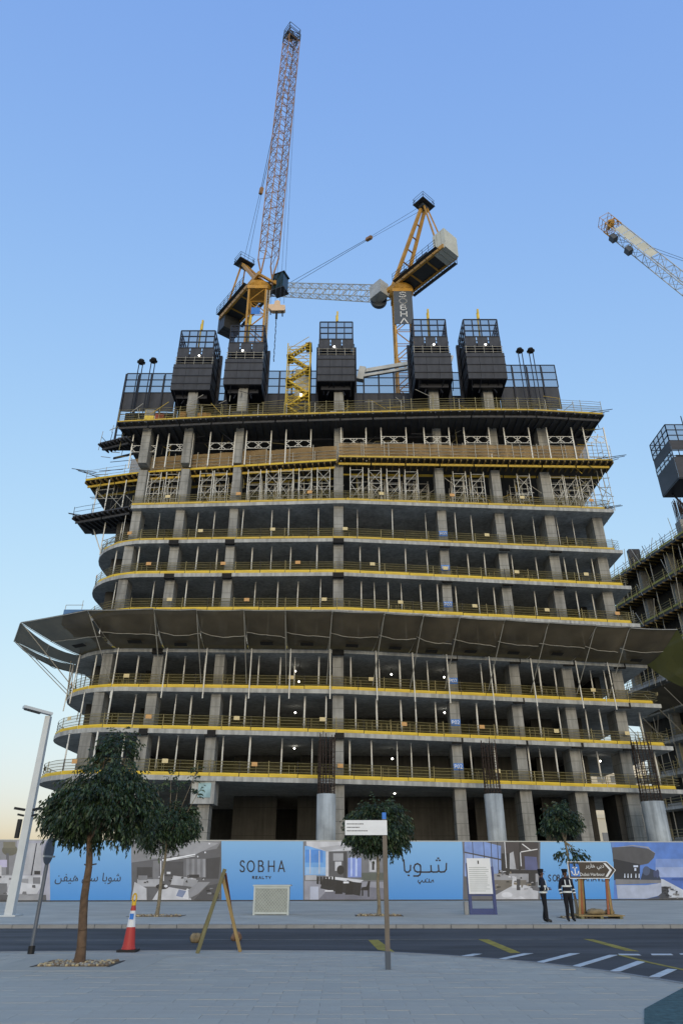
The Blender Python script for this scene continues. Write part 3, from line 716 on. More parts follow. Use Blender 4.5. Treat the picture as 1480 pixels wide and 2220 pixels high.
tangle(90, (-20, 27), lambda X: eY(8, X) + random.uniform(.5, 4), (LV[8] + .25, D9 - .9), ['alu', 'strut', 'rail', 'rail', 'dkyel'], TOW)
tangle(60, (-21, 26), lambda X: 60.2 + random.uniform(0, 5) + (-X * .06 if X < 0 else 0), (D9 + .15, D10 - .6), ['strut', 'rail', 'dkjoist', 'dkyel'], TOW)
tangle(130, (-22.5, 25.5), lambda X: 59.2 + random.uniform(0, 5), (D10 + .12, D10 + 3.6), ['rail', 'rail', 'dkyel', 'strut', 'screenf'], d10, 'deck_tube')
tangle(24, (-26.4, -22.5), lambda X: 61.2 + random.uniform(0, 2.2), (D9 - .1, D10 + .2), ['strut', 'darkpost', 'rail'], TOW, 'corner_tube', .035)
tangle(20, (-26.8, -22.0), lambda X: 63.0 + random.uniform(0, 2), (LV[8] + .3, D9 - .6), ['strut', 'darkpost', 'rail'], TOW, 'corner_tube', .035)
tangle(26, (24.5, 28.2), lambda X: 60.5 + random.uniform(0, 2.5), (LV[8] + .3, D10 + .8), ['strut', 'darkpost', 'rail', 'dkyel'], TOW, 'corner_tube', .035)
for i in range(10):
    X = random.uniform(-18, 25); yy = eY(8, X) + random.uniform(.7, 2); z = LV[8] + random.uniform(.5, 1.6); beam('scaffold_board', 'joist', slabs[8], (X, yy, z), (X + random.uniform(1.2, 3), yy + .1, z + random.uniform(-.08, .08)), .22, .06)
# concrete walls rising behind the deck, dark with steel
for a, q in ((-24, -18.4), (-9, -2.4), (1.8, 8.6), (18.8, 25)):
    blk('core_wall', 'dkconc', TOW, a, q, 66.5, 67, D10 + .09, 48.5)
# ================================================================== climbing formwork boxes on the roof deck
def grid_panel(mb, x0, x1, y, z0, z1, nx, nz, r, side=False, xc=0):
    for i in range(nx + 1):
        x = lerp(x0, x1, i / nx)
        mb.bar((x, y, z0), (x, y, z1), r, r) if not side else mb.bar((xc, x, z0), (xc, x, z1), r, r)
    for j in range(nz + 1):
        z = lerp(z0, z1, j / nz)
        mb.bar((x0, y, z), (x1, y, z), r * .9, r * .9) if not side else mb.bar((xc, x0, z), (xc, x1, z), r * .9, r * .9)
def climbing_box(X, Y, zo, wd, label, dp=3.6):
    t = thing('climbing_formwork_box', label, 'formwork box', (X, Y + dp / 2, 49.4 + zo), 'dark climbing formwork boxes on the roof deck')
    x0, x1, y0, y1 = X - wd / 2, X + wd / 2, Y, Y + dp; z = lambda h: h + zo
    for a, q in ((x0, lerp(x0, x1, .333)), (lerp(x0, x1, .333), lerp(x0, x1, .666)), (lerp(x0, x1, .666), x1)):
        blk('screen_panel', 'screen', t, X + (a - X) * 1.07 + .012, X + (q - X) * 1.07 - .012, y0 - .32, y0 - .25, z(49.5), z(53.1))
        blk('screen_panel', 'screen', t, a + .06, q - .06, y0 + .04, y0 + .1, z(54.3), z(55.8))
    for xs, sg in ((x0, 1), (x1, -1)):
        for i in range(3):
            ya, yb = lerp(y0, y1, i / 3) + .03, lerp(y0, y1, (i + 1) / 3) - .01
            blk('side_panel', 'screen', t, xs + (-.03 if sg > 0 else -.04), xs + (.04 if sg > 0 else .03), ya + .02, yb, z(49.6), z(55.8))
    blk('bottom_deck', 'screenf', t, x0 - .1, x1 + .1, y0 - .24, y1, z(49.45), z(49.58)); blk('gallery_deck', 'screenf', t, x0 - .1, x1 + .1, y0 - .24, y1, z(52.9), z(53.0))
    blk('gallery_back', 'screenf', t, x0 + .2, x1 - .2, y0 + 1.1, y0 + 1.2, z(53.05), z(55.8))
    b = MB()
    for h in (53.5, 53.9, 54.25): b.tube((x0 - .15, y0 - .05, z(h)), (x1 + .15, y0 - .05, z(h)), .03, 5)
    for i in range(5): xx = lerp(x0, x1, i / 4); b.tube((xx, y0 - .08, z(52.7)), (xx, y0 - .08, z(54.4)), .025, 5)
    for i in range(3): xx = lerp(x0 + .6, x1 - .5, i / 2); b.tube((xx, y0 - .1, z(50.6 + 1.5 * random.random())), (xx + random.uniform(-.15, .15), y0 - .1, z(53.2)), .014, 4)
    b.build('gallery_rail', M['strut'], t)
    b = MB(); grid_panel(b, x0 + .08, x1 - .08, y0 + .05, z(55.8), z(58.4), 4, 3, .12); grid_panel(b, x0 + .08, x1 - .08, y1, z(55.8), z(58.4), 4, 3, .1)
    for xc in (x0 + .05, x1 - .05): grid_panel(b, y0 + .1, y1, 0, z(55.8), z(58.4), 4, 3, .11, True, xc)
    u = b.build('upper_frame', M['screenf'], t)
    b = MB(); b.quad((x0, y0 + .1, z(55.8)), (x1, y0 + .1, z(55.8)), (x1, y0 + .1, z(58.4)), (x0, y0 + .1, z(58.4)))
    for xc in (x0 + .12, x1 - .12): b.quad((xc, y0 + .1, z(55.8)), (xc, y1, z(55.8)), (xc, y1, z(58.4)), (xc, y0 + .1, z(58.4)))
    b.build('upper_mesh', M['scrmesh'], u)
    for h in (50.3, 51.4, 52.5): blk('waler', 'screenf', t, x0 - .16, x1 + .16, y0 - .38, y0 - .325, z(h), z(h + .09))
    b = MB()
    for i in range(7):
        xx = lerp(x0 - .2, x1 + .2, random.random()); b.tube((xx, y0 - .2, z(49.5)), (xx + random.uniform(-.5, .5), y0 + random.uniform(.2, 2), z(48.2 + random.random())), .045, 4)
    for s_ in (-1, 1):
        for h in (50.6, 52.2, 53.9, 55.2): b.tube((X + s_ * (wd / 2 + .08), y0 + .2, z(h)), (X + s_ * (wd / 2 + .3), y1, z(h + .05)), .045, 4)
    b.build('bracket_tubes', M['screenf'], t)
    for s_ in (-1, 1): blk('rear_mast', 'screenf', t, X + s_ * (wd / 2 + .25) - .16, X + s_ * (wd / 2 + .25) + .16, y1 - .6, y1 - .2, z(47.2), z(57.2))
    blk('rear_screen', 'screen', t, x0 - .1, x1 + .1, y1 + .01, y1 + .09, z(46.6), z(57))
    b = MB(); b.tube((X, y0 + 1.0, z(55.8)), (X, y0 + 1.0, z(60.3)), .1, 6); b.bar((X + .12, y0 + 1.0, z(59.4)), (X + .12, y0 + 1.0, z(60.9)), .2, .24); b.build('lifting_mast', M['scaf'], t)
    l = link('work_lamp', LAMP, t, Matrix.Translation(V((X + random.uniform(-.5, .5), y0 - .02, z(54.6)))) @ Matrix.Diagonal((1.2, 1.2, 1.2, 1)))
    for s_ in (-1, 1): pole('hanger', 'screenf', t, (X + s_ * 1.0, y0 + .6, z(48.2)), (X + s_ * .6, y0 + .9, z(49.5)), .08)
    blk('hanger_yoke', 'screenf', t, x0 + .3, x1 - .3, y0 + .5, y0 + 1.0, z(48.9), z(49.44))
for X, Y, zo, wd, lb in ((-16.7, 60.5, -.6, 4.1, 'leftmost of the five dark climbing formwork boxes on the roof deck'), (-10.95, 60.3, 0, 4.0, 'dark climbing formwork box in front of the mast of the tall yellow crane'),
                         (-.6, 59.7, 0, 3.9, 'middle dark climbing formwork box, right of the yellow stair tower'), (10.1, 59.3, 0, 3.9, 'dark climbing formwork box right of the lettered crane mast'),
                         (16.0, 59.3, 0, 4.0, 'rightmost of the five dark climbing formwork boxes on the roof deck')): climbing_box(X, Y, zo, wd, lb)
# low screens round the core, between and beside the boxes
def low_screen(x0, x1, Y, z0, z1, label, holes=True):
    t = thing('perimeter_screen', label, 'screen', ((x0 + x1) / 2, Y, z0), 'low dark screens behind the formwork boxes')
    n = max(2, round((x1 - x0) / 1.7))
    for i in range(n):
        a, q = lerp(x0, x1, i / n) + .02, lerp(x0, x1, (i + 1) / n) - .02; zm = lerp(z0, z1, .70)
        blk('screen_panel', 'screen', t, a, q, Y, Y + .08, lerp(z0, z1, .42), zm)
        b = MB(); grid_panel(b, a, q, Y, zm, z1, 1, 3, .1); f = b.build('mesh_frame', M['screenf'], t)
        b = MB(); b.quad((a, Y + .06, zm), (q, Y + .06, zm), (q, Y + .06, z1), (a, Y + .06, z1)); b.build('mesh_sheet', M['scrmesh'], f)
        blk('screen_post', 'screenf', t, a - .12, a + .06, Y - .22, Y - .01, z0, z1 - random.uniform(0, .6))
    for j in range(4):
        z = lerp(z0 + .6, lerp(z0, z1, .42), j / 3.5); pole('screen_rail', 'screenf', t, (x0, Y - .1, z), (x1, Y - .1, z + .02), .05)
    blk('rear_sheet', 'screenf', t, x0, x1, Y + 1.6, Y + 1.68, z0, lerp(z0, z1, .52))
for a in ((-25.2, -19.2, 63.4, D10 + .09, 53.8, 'low dark screen at the left end of the roof deck'), (-19.1, -9.1, 66.6, D10 + .09, 55.6, 'dark screen behind the two left formwork boxes'), (-9.0, -2.9, 65.6, D10 + .09, 56, 'low dark screen behind the yellow stair tower'),
          (-2.8, 8.2, 65.9, D10 + .09, 56.4, 'low dark screen below the pale placing boom'), (8.3, 18.4, 66.6, D10 + .09, 56.6, 'dark screen behind the two right formwork boxes'),
          (18.5, 25.4, 63.8, D10 + .09, 55.4, 'low dark screen at the right end of the roof deck')): low_screen(*a)
for i, (X, Y, zt, lb) in enumerate(((-23.5, 62.6, 54.7, 'left one of two dark jack masts on the left low screen'), (-22.1, 62.6, 54.9, 'right one of two dark jack masts on the left low screen'), (21.2, 62.8, 56.6, 'left one of two dark jack masts on the right low screen'), (22.5, 62.8, 56.6, 'right one of two dark jack masts on the right low screen'))):
    t = thing('jack_mast', lb, 'mast', (X, Y, D10 + .09), 'twin jack masts on the roof screens')
    for s_ in (-.22, .22): pole('mast_leg', 'screenf', t, (X + s_, Y, D10 + .09), (X + s_, Y, zt), .06)
    b = MB(); b.lathe((X, Y, zt), [(.25, -.12), (.5, .1), (.3, .3), (.34, .42)], 8); b.build('mast_head', M['black'], t)
# yellow scaffold stair tower
t = thing('stair_tower', 'yellow scaffold stair tower standing on the roof deck', 'stair tower', (-4.7, 59.9, D10 + .09))
zb, zt = D10 + .09, 54.6
for x in (-6.0, -3.5):
    for y in (59.10, 60.90): pole('upright', 'scaf', t, (x, y, zb), (x, y, zt + (1 if y > 60 else 0)), .06)
z = zb; side = 0
while z < zt - 1.2:
    a, q = (-5.8, -3.7) if side else (-3.7, -5.8)
    b = MB(); b.bar((a, 59.40, z), (q, 59.40, z + 1.7), .08, .2); b.bar((a, 60.00, z), (q, 60.00, z + 1.7), .08, .2)
    for i in range(7): tt = i / 7; b.box(lerp(a, q, tt) - .12, lerp(a, q, tt) + .12, 59.40, 60.00, z + 1.7 * tt, z + 1.7 * tt + .04)
    b.tube((a, 59.30, z + .9), (q, 59.30, z + 2.6), .035, 5); b.build('stair_flight', M['scaf'], t)
    for h in (0, .5, 1.0): pole('ledger', 'scaf', t, (-6.0, 59.08, z + h), (-3.5, 59.08, z + h), .035)
    pole('brace', 'scaf', t, (-6.0, 59.05, z), (-3.5, 59.05, z + 1.7), .03); blk('landing', 'joist', t, q - .35, q + .35, 59.25, 60.80, z + 1.66, z + 1.74)
    z += 1.75; side = 1 - side
blk('cladding_sheet', 'pale', t, -5.2, -3.6, 60.92, 60.96, 48.6, 52.4); blk('side_sheet', 'screenf', t, -3.44, -3.38, 59.70, 60.90, 48.4, 52.2)
for h in (.3, .8, 1.3): pole('top_rail', 'rail', t, (-6, 60.90, zt - .6 + h), (-3.5, 60.90, zt - .6 + h), .03)
b = MB(); [b.tube((-5.6, 59.00, zb + i * .8), (-3.6 - random.random(), 59.00, zb + i * .8 + random.uniform(-.5, .6)), .03, 4) for i in range(5)]; b.build('loose_tube_rack', M['scaf'], t)
link('work_lamp', LAMP, t, Matrix.Translation(V((-4.35, 58.90, 47.2))) @ Matrix.Diagonal((1.5, 1.5, 1.5, 1)))
# pale placing boom between two boxes
t = thing('placing_boom', 'pale folded concrete placing boom between two formwork boxes', 'boom', (5.2, 65.6, 54))
b = MB(); b.bar((2.4, 65.6, 55.9), (9.4, 66.2, 57.9), .35, .5); b.bar((2.6, 65.2, 54.9), (8.8, 65.7, 56.6), .3, .35); b.build('boom_arm', M['pale'], t)
b = MB(); b.bar((2.2, 65.4, 54.4), (2.6, 65.4, 56.3), .7, .8); b.build('boom_knuckle', M['pale'], t); b = MB(); b.bar((12.9, 66, 56.4), (13.6, 66, 58.6), .6, .6); b.build('boom_counterweight', M['pale'], t)
blk('boom_mast', 'pale', t, 8.6, 9.2, 65.9, 66.5, 50, 57.6); blk('boom_tail', 'pale', t, 9.2, 13.4, 66.0, 66.3, 57.6, 58.0)
# blue loading platform poking out on the left
t = thing('loading_platform', 'blue loading platform poking out at the left behind the tower edge', 'platform', (-27, 68, 24.200))
M['bplat'] = mat('blue_platform_paint', (70, 112, 158), .55, var=.15)
blk('platform_floor', 'bplat', t, -28.6, -25.3, 67, 70.5, 24.200, 24.400); 
for a in ((-28.6, -25.7, 66.95, 67.02, 24.420, 25.800), (-28.63, -28.56, 67.03, 70.5, 24.420, 25.800), (-28.6, -25.7, 70.45, 70.52, 24.420, 25.800)): blk('platform_side', 'bplat', t, *a)
for s_ in (67.3, 70.2): beam('platform_beam', 'bplat', t, (-28.4, s_, 24.050), (-22, s_, 24.185), .2, .28)
pole('platform_rail', 'strut', t, (-28.5, 67, 26.300), (-26.700, 67, 26.300), .03); pole('platform_post', 'strut', t, (-28.5, 67, 25.800), (-28.5, 67, 26.300), .03); pole('platform_post', 'strut', t, (-26.800, 67, 25.800), (-26.800, 67, 26.800), .03)

# ================================================================== cranes
def lattice(mb, p, q, wd, n, rc, rd, up=(0, 0, 1), ht=None, wd2=None):
    p, q = V(p), V(q); fm, L = frame_mx(p, q, up); sd = V((fm[0][1], fm[1][1], fm[2][1])); u = V((fm[0][2], fm[1][2], fm[2][2])); d = (q - p).normalized(); ht = ht or wd
    def corner(i, t):
        k = lerp(1, (wd2 or wd) / wd, t)
        return p + (q - p) * t + (sd * wd / 2 * (1, 1, -1, -1)[i] + u * ht / 2 * (1, -1, -1, 1)[i]) * k
    for i in range(4): mb.tube(corner(i, 0), corner(i, 1), rc, 5)
    for j in range(n):
        t0, t1 = j / n, (j + 1) / n
        for i in range(4):
            a, c = (i, (i + 1) % 4) if j % 2 else ((i + 1) % 4, i)
            mb.tube(corner(a, t0), corner(c, t1), rd, 4); mb.tube(corner(i, t1), corner((i + 1) % 4, t1), rd * .9, 4)
def crane(label, X, Y, zt, zb, az, jang, jlen, Ha, cols, banner=None, jw=2.3, taper=None, mw=2.4):
    t = thing('tower_crane', label, 'crane', (X, Y, zb), 'luffing tower cranes')
    mastc, jibc, cwc, boxc = cols
    b = MB(); lattice(b, (X, Y, zb), (X, Y, zt - 1.0), mw, max(4, int((zt - zb) / 2.6)), .17, .075, up=(0, 1, 0)); mst = b.build('mast', M[mastc], t)
    b = MB(); b.box(X - mw / 2 - .25, X + mw / 2 + .25, Y - mw / 2 - .25, Y + mw / 2 + .25, zt - 1.3, zt - .7); b.lathe((X, Y, zt), [(1.5, -.7), (1.75, -.3), (1.75, .1)], 20); b.build('slewing_ring', M[mastc], t)
    ca, sa = math.cos(az), math.sin(az)
    def T(x, y, z): return V((X + ca * x - sa * y, Y + sa * x + ca * y, zt + z))
    b = MB()
    for y in (-1.35, 1.35): b.bar(T(-9.2, y, .45), T(2.2, y, .45), .32, .7)
    for x in (-9, -6, -3, 0, 2): b.bar(T(x, -1.3, .4), T(x, 1.3, .4), .25, .4)
    dk = b.build('counter_jib', M[mastc], t)
    b = MB(); b.bar(T(-9, 0, .3), T(1.5, 0, .3), 2.5, .06, mi=0); b.build('deck_plate', M['dgrey'], dk)
    b = MB()
    for y in (2.3, -2.3):
        for z in (.5, 1.0, 1.5): b.tube(T(-8.5, y, z), T(-.5, y, z), .035, 4)
        for i in range(8): b.tube(T(-8.5 + i * 1.14, y, .2), T(-8.5 + i * 1.14, y, 1.55), .035, 4); b.tube(T(-8.5 + i * 1.14, y, .25), T(-8.5 + i * 1.14, y * .6, .25), .05, 4)
        b.bar(T(-8.5, y * .88, .22), T(-.5, y * .88, .22), .5, .05)
    b.build('walkway', M['dgrey'], dk)
    for i in range(3):
        b = MB(); x = -9.2 + i * .7; b.bar(T(x, -1.35, 1.9 if cwc == 'cwt' else -.5), T(x, 1.35, 1.9 if cwc == 'cwt' else -.5), .64, 3.6 if cwc == 'cwt' else 3.6); b.build('counterweight_slab', M[cwc], t)
    for x, l, h, y in ((-5.2, 1.6, 1.5, .3), (-3.4, 1.2, 1.8, -.3), (-1.6, 1.3, 1.2, .5)):
        b = MB(); b.bar(T(x - l / 2, y, .85 + h / 2), T(x + l / 2, y, .85 + h / 2), 1.5, h); b.build('winch_housing', M['dgrey'], t)
    b = MB(); b.tube(T(-4.6, -1.1, 1.6), T(-4.6, 1.1, 1.6), .7, 12); b.build('winch_drum', M['dgrey'], t)
    top = (-5.4, Ha)
    for y in (-1.1, 1.1):
        b = MB(); b.bar(T(.6, y, .8), T(top[0], y * .3, top[1]), .42, .42); b.build('frame_leg', M[mastc], t)
        b = MB(); b.bar(T(-8.2, y, .8), T(top[0] - .2, y * .3, top[1]), .2, .2); b.build('frame_tie', M[mastc], t)
    b = MB()
    for k in range(1, 6):
        s_ = k / 6.5; b.bar(T(lerp(.6, top[0], s_), -1.1 * lerp(1, .3, s_), lerp(.8, top[1], s_)), T(lerp(.6, top[0], s_), 1.1 * lerp(1, .3, s_), lerp(.8, top[1], s_)), .16, .16)
    b.build('frame_rung', M['bronze'], t)
    b = MB(); b.bar(T(top[0] - 1, 0, Ha + .1), T(top[0] + 1, 0, Ha + .1), 2.6, .14)
    for x in (-1, 1):
        for y in (-1.3, 1.3): b.tube(T(top[0] + x, y, Ha), T(top[0] + x * .8, y * .8, Ha + 1.3), .045, 4)
    for z in (.7, 1.25):
        q = [T(top[0] + x, y, Ha + z) for x, y in ((-1, -1.25), (1, -1.25), (1, 1.25), (-1, 1.25), (-1, -1.25))]; b.path(q, .035, 4)
    b.tube(T(top[0], -.7, Ha - .3), T(top[0], .7, Ha - .3), .45, 10); b.build('frame_head', M['dgrey'], t)
    j0 = T(1.9, 0, 1.0); jd = V((ca * math.cos(jang), sa * math.cos(jang), math.sin(jang))); j1 = j0 + jd * jlen; side = V((-sa, ca, 0))
    ju = jd.cross(side).normalized() * -1
    b = MB(); a = j0 + jd * 3.4; e = j1 - jd * 2.0
    lattice(b, a, e, jw, int(jlen / 1.9), .085, .045, up=ju); 
    for s_ in (-1, 1): b.tube(j0 + side * s_ * .95, a + side * s_ * jw / 2 + ju * jw / 2, .12, 5); b.tube(j0 + side * s_ * .95, a + side * s_ * jw / 2 - ju * jw / 2, .12, 5)
    jb = b.build('jib', M[jibc], t)
    b = MB(); lattice(b, e, j1, jw, 2, .12, .07, up=ju); b.bar(j1 + side * jw / 2, j1 - side * jw / 2, .5, .5); b.tube(j1 - side * .5 - ju * .6, j1 + side * .5 - ju * .6, .5, 10)
    for s_ in (-1, 1):
        b.tube(j1 + side * s_ * 1.1 - ju * 1.0, j1 + side * s_ * 1.1 - ju * 1.0 + jd * 1.7, .06, 4); b.tube(j1 + side * s_ * 1.1 + ju * .9, j1 + side * s_ * 1.1 + ju * .9 + jd * 1.7, .06, 4)
    for z in (.8, 1.7): b.path([j1 + side * x * 1.1 + ju * y + jd * z for x, y in ((-1, -1), (1, -1), (1, .9), (-1, .9), (-1, -1))], .05, 4)
    b.build('jib_head', M['dgrey'] if X < 40 else M['gold'], jb)
    b = MB(); hp = T(top[0] + .3, 0, Ha); pe = j1 - jd * 3 + ju * jw / 2; mid = hp.lerp(pe, .3)
    for s_ in (-.35, .35): b.tube(hp + side * s_, mid + side * s_ * .4, .03, 4)
    for s_ in (-.1, .1): b.tube(mid + side * s_, pe + side * s_ * 4, .045, 4)
    b.build('pendant_line', M['rope'], t)
    b = MB(); dd = (pe - hp).normalized(); b.bar(mid - dd * .6, mid + dd * .6, .5, .5); b.build('pendant_sheave', M['bronze'], t)
    return t, T, j1, side, mst
cl, TL, tipL, sdL, _ = crane('tall yellow luffing crane with its brown lattice jib almost upright', -11.9, 72, 76.4, 44.2, R(-52), R(87), 57.5, 9.6, ('gold', 'bronze', 'dgrey', 'dgrey'), jw=2.15)
crn, TR, tipR, sdR, mstR = crane('luffing crane with lettered slate banner on its mast and pale low jib', 8.6, 72, 75.8, 44.2, R(131.5), R(39), 42, 13.2, ('gold', 'pale', 'cwt', 'dgrey'), jw=1.9)
# cab, ropes and hook of the left crane
b = MB(); b.bar(TL(1.3, 1.9, .7), TL(2.8, 2.7, .7), 1.5, 2.9); cb = b.build('cab', M['glassg'], cl)
b = MB(); b.bar(TL(1.2, 1.85, 2.22), TL(2.95, 2.78, 2.22), 1.7, .14); b.build('cab_roof', M['dgrey'], cb); b = MB(); b.bar(TL(1.2, 1.85, -.82), TL(2.95, 2.78, -.82), 1.7, .14); b.build('cab_floor', M['dgrey'], cb); b = MB(); b.bar(TL(.2, 1.2, -.4), TL(1.3, 1.9, -.4), .5, .2); b.build('cab_bracket', M['dgrey'], cb)
hk = V((tipL.x + .25, tipL.y - .3, 68.6))
b = MB()
for dx in (-.95, -.3, .4, 1.0): b.tube(V((tipL.x + dx * .5 + .6, tipL.y - .3, tipL.z - .5)), hk + V((dx * .9, 0, .8)), .022, 4)
b.build('hoist_rope', M['rope'], cl)
b = MB()
b.prism([(-1.15, .35), (-1.1, -.25), (-.6, -.75), (1.0, -.7), (1.15, -.5), (1.1, .25), (.45, .3), (.4, .95), (.05, 1.15), (-.3, .95), (-.35, .4)], -.3, .3)
b.v = [(hk.x + x, hk.y + z, hk.z + y) for x, y, z in b.v]; hb = b.build('hook_block', M['cream'], cl)
b = MB(); b.tube(hk + V((0, 0, -.7)), hk + V((0, 0, -1.9)), .16, 6); b.tube(hk + V((-.8, 0, -.5)), hk + V((-.8, 0, -1.2)), .08, 5); b.tube(hk + V((.75, 0, -.6)), hk + V((.8, 0, -1.5)), .09, 5)
for i in range(12): b.tube(hk + V((.03 * (-1) ** i, 0, -1.9 - i * .62)), hk + V((-.03 * (-1) ** i, 0, -2.4 - i * .62)), .06, 5)
b.build('hook_chain', M['black'], hb)
blk('crane_number_plate', 'blue', cl, -12.55, -11.3, 70.68, 70.72, 70.3, 71.5); 
b = MB(); b.tube((-11.9 + 1.35, 70.9, 60), (-11.9 + 1.35, 70.9, 75), .1, 5); b.tube((-11.9 + 1.75, 70.9, 60), (-11.9 + 1.75, 70.9, 75), .07, 5); [b.tube((-10.55, 70.9, 60 + i * .5), (-10.15, 70.9, 60 + i * .5), .03, 4) for i in range(30)]; b.build('mast_ladder', M['pale'], cl)
# cab and banner of the right crane
b = MB(); b.bar(TR(1.4, 2.0, .6), TR(3.6, 2.0, .6), 1.7, 2.4); cb = b.build('cab', M['pale'], crn)
b = MB(); b.lathe((0, 0, 0), [(1.5, -.3), (1.5, .3)], 18); q = TR(3.4, 1.2, .2); b.v = [(q.x + x * .8, q.y + z, q.z + y) for x, y, z in b.v]; b.build('cable_drum', M['slate'], crn)
b = MB(); b.box(8.6 - 1.3, 8.6 + 1.3, 70.48, 70.56, 68.3, 74.4); ban = b.build('mast_banner', M['slate'], crn)
b = MB()
for i, ch in enumerate('SOBH^'):
    zc = 73.75 - i * 1.22; strokes(b, GL[ch], lambda x, y: (8.6 - .48 + .96 * x, 70.47, zc - .45 + .9 * y), .13, (0, -1, 0))
b.build('banner_lettering', M['white'], ban)
# third crane, only its jib end in view
c3, T3, tip3, sd3, _ = crane('pale luffing jib of a crane standing beyond the right edge', 70, 82, 70.4, 20, R(168), R(62), 41, 12, ('gold', 'pale', 'cwt', 'dgrey'), jw=2.0)

j3 = T3(1.9, 0, 1.0); d3 = (tip3 - j3).normalized(); u3 = d3.cross(sd3).normalized()
b = MB()
for k in range(5): a = tip3 - d3 * (2.4 + k * 1.9); b.bar(a, a - d3 * 1.8, .08, 1.7, u3) if False else b.quad(a + sd3 * 1.06 + u3 * .8, a - d3 * 1.8 + sd3 * 1.06 + u3 * .8, a - d3 * 1.8 + sd3 * 1.06 - u3 * .8, a + sd3 * 1.06 - u3 * .8)
b.build('jib_cladding', M['cwt'], c3)
for k in (3.2, 7.4):
    q = tip3 - d3 * k - u3 * 1.6; b = MB(); b.bar(q - d3 * .6, q + d3 * .6, 1.2, .9, u3); b.build('jib_lamp_box', M['slate'], c3)
# ================================================================== neighbouring tower on the right
NB = thing('neighbouring_tower', 'second dark concrete tower frame with olive railings at the right edge', 'building', (54, 88, 0))
NP = [(45.6, 72.0), (39.6, 99), (58, 105), (68, 78)]
levels = [5.2, 9.0, 12.8, 16.6, 20.4, 24.2, 28.0, 32.0, 36.2, 40.4]
M['olive'] = mat('olive_edge_board', (150, 146, 70), .7, var=.25, scale=1)
for i, z in enumerate(levels):
    b = MB(); b.prism(list(reversed(NP)), z - .2, z + .2); s = b.build('floor_slab', M['conc'] if i < 7 else M['ply'], NB)
    fr = [V((NP[0][0], NP[0][1], 0)), V((NP[1][0], NP[1][1], 0))]; c = cum(fr); L = c[-1]; nrm = V((-.973, -.23, 0))
    for j in range(9):
        a = fr[0].lerp(fr[1], j / 9 + .004); q = fr[0].lerp(fr[1], (j + 1) / 9 - .004); o = nrm * .03
        beam('edge_board', 'olive' if i > 5 else 'colm', s, a + o + V((0, 0, z + .34)), q + o + V((0, 0, z + .34)), .05, .26)
        if i < 9 and j % 2 == 0: blk('column', 'colm', NB, a.x + 1.2, a.x + 2.2, a.y + .4, a.y + 1.4, z + .2, levels[i + 1] - .2)
        zt = levels[i + 1] - .2 if i < 9 else z + 1.5
        pole('prop', 'strut', s, a + V((.7, .3, z + .2)), a + V((.7, .3, zt)), .06)
        pole('guard_post', 'rail', s, a + o * 4 + V((0, 0, z)), a + o * 4 + V((0, 0, z + 1.5)), .04)
    for h in (.6, .95, 1.3):
        b = MB(); b.tube(fr[0] + nrm * .1 + V((0, 0, z + h)), fr[1] + nrm * .1 + V((0, 0, z + h)), .035, 4); b.build('guard_rail', M['rail'], s)
    if i < 9:
        a = fr[0] + V((3.2, 1, 0)); q = fr[1] + V((2.6, -.5, 0)); zb, zt = z + .2, levels[i + 1] - .2
        beam('added_dark_wall', 'dkconc', NB, V((a.x, a.y, (zb + zt) / 2)), V((q.x, q.y, (zb + zt) / 2)), .4, zt - zb - .01)  # wall added behind the slab edge so the open storeys read dark
    if i in (4,):
        b = MB(); N = 8
        for j in range(N):
            a = fr[0].lerp(fr[1], j / N); q = fr[0].lerp(fr[1], (j + 1) / N); o = nrm * 4.5
            b.quad(a + V((0, 0, z)), q + V((0, 0, z)), q + o + V((0, 0, z + 1.4)), a + o + V((0, 0, z + 1.4)))
        b.build('catch_fan', M['fan'], NB)
        for j in range(7):
            a = fr[0].lerp(fr[1], j / 7); pole('fan_strut', 'strut', NB, a + V((0, 0, z - 3.2)), a + nrm * 4.3 + V((0, 0, z + 1.2)), .05)
    if i > 6:
        for j in range(26):
            a = fr[0].lerp(fr[1], j / 26); beam('joist', 'joist', s, a + nrm * .3 + V((0, 0, z - .32)), a - nrm * 2 + V((0, 0, z - .32)), .1, .2)
for j in range(13):                                    # starter bars on the top deck
    a = V(NP[0] + (0,)).lerp(V(NP[1] + (0,)), .1 + .07 * j) + V((random.uniform(.4, 3), 0, 0)); z = levels[-1] + .2
    b = MB()
    for k in range(5): b.tube(a + V((random.uniform(-.4, .4), random.uniform(-.4, .4), z)), a + V((random.uniform(-.6, .6), random.uniform(-.5, .5), z + random.uniform(1.4, 2.6))), .03, 4)
    b.build('starter_bars', M['rebar'], NB)
for i, z in enumerate(levels[2:]):
    for j in range(16):
        a = V(NP[0] + (0,)).lerp(V(NP[1] + (0,)), random.random()) + V((-.15, -.05, 0)); q = a + V((random.uniform(-.3, .6), random.uniform(-1.5, 1.5), 0)); pole('scaffold_tube', random.choice(['strut', 'rail', 'rail']), NB, a + V((0, 0, z - random.uniform(0, .6))), q + V((0, 0, z + random.uniform(1.2, 3.4))), .04)
blk('column_form', 'screen', NB, 42.6, 44.2, 92.2, 93.0, 40.6, 44.4); blk('column_stub', 'colm', NB, 46.2, 47.6, 83, 84.4, 40.6, 44.6)
b = MB(); [b.tube((46.3 + .2 * (i % 7), 83.1 + .3 * (i // 7), 44.5), (46.2 + .22 * (i % 7) + random.uniform(-.1, .1), 83.1 + .3 * (i // 7), 47.6 + random.uniform(-.6, .6)), .04, 4) for i in range(28)]; b.build('column_rebar', M['rebar'], NB)
b = MB(); b.tube((51, 85, 40.5), (51, 85, 52), 1.4, 10); b.build('core_stub', M['colm'], NB)
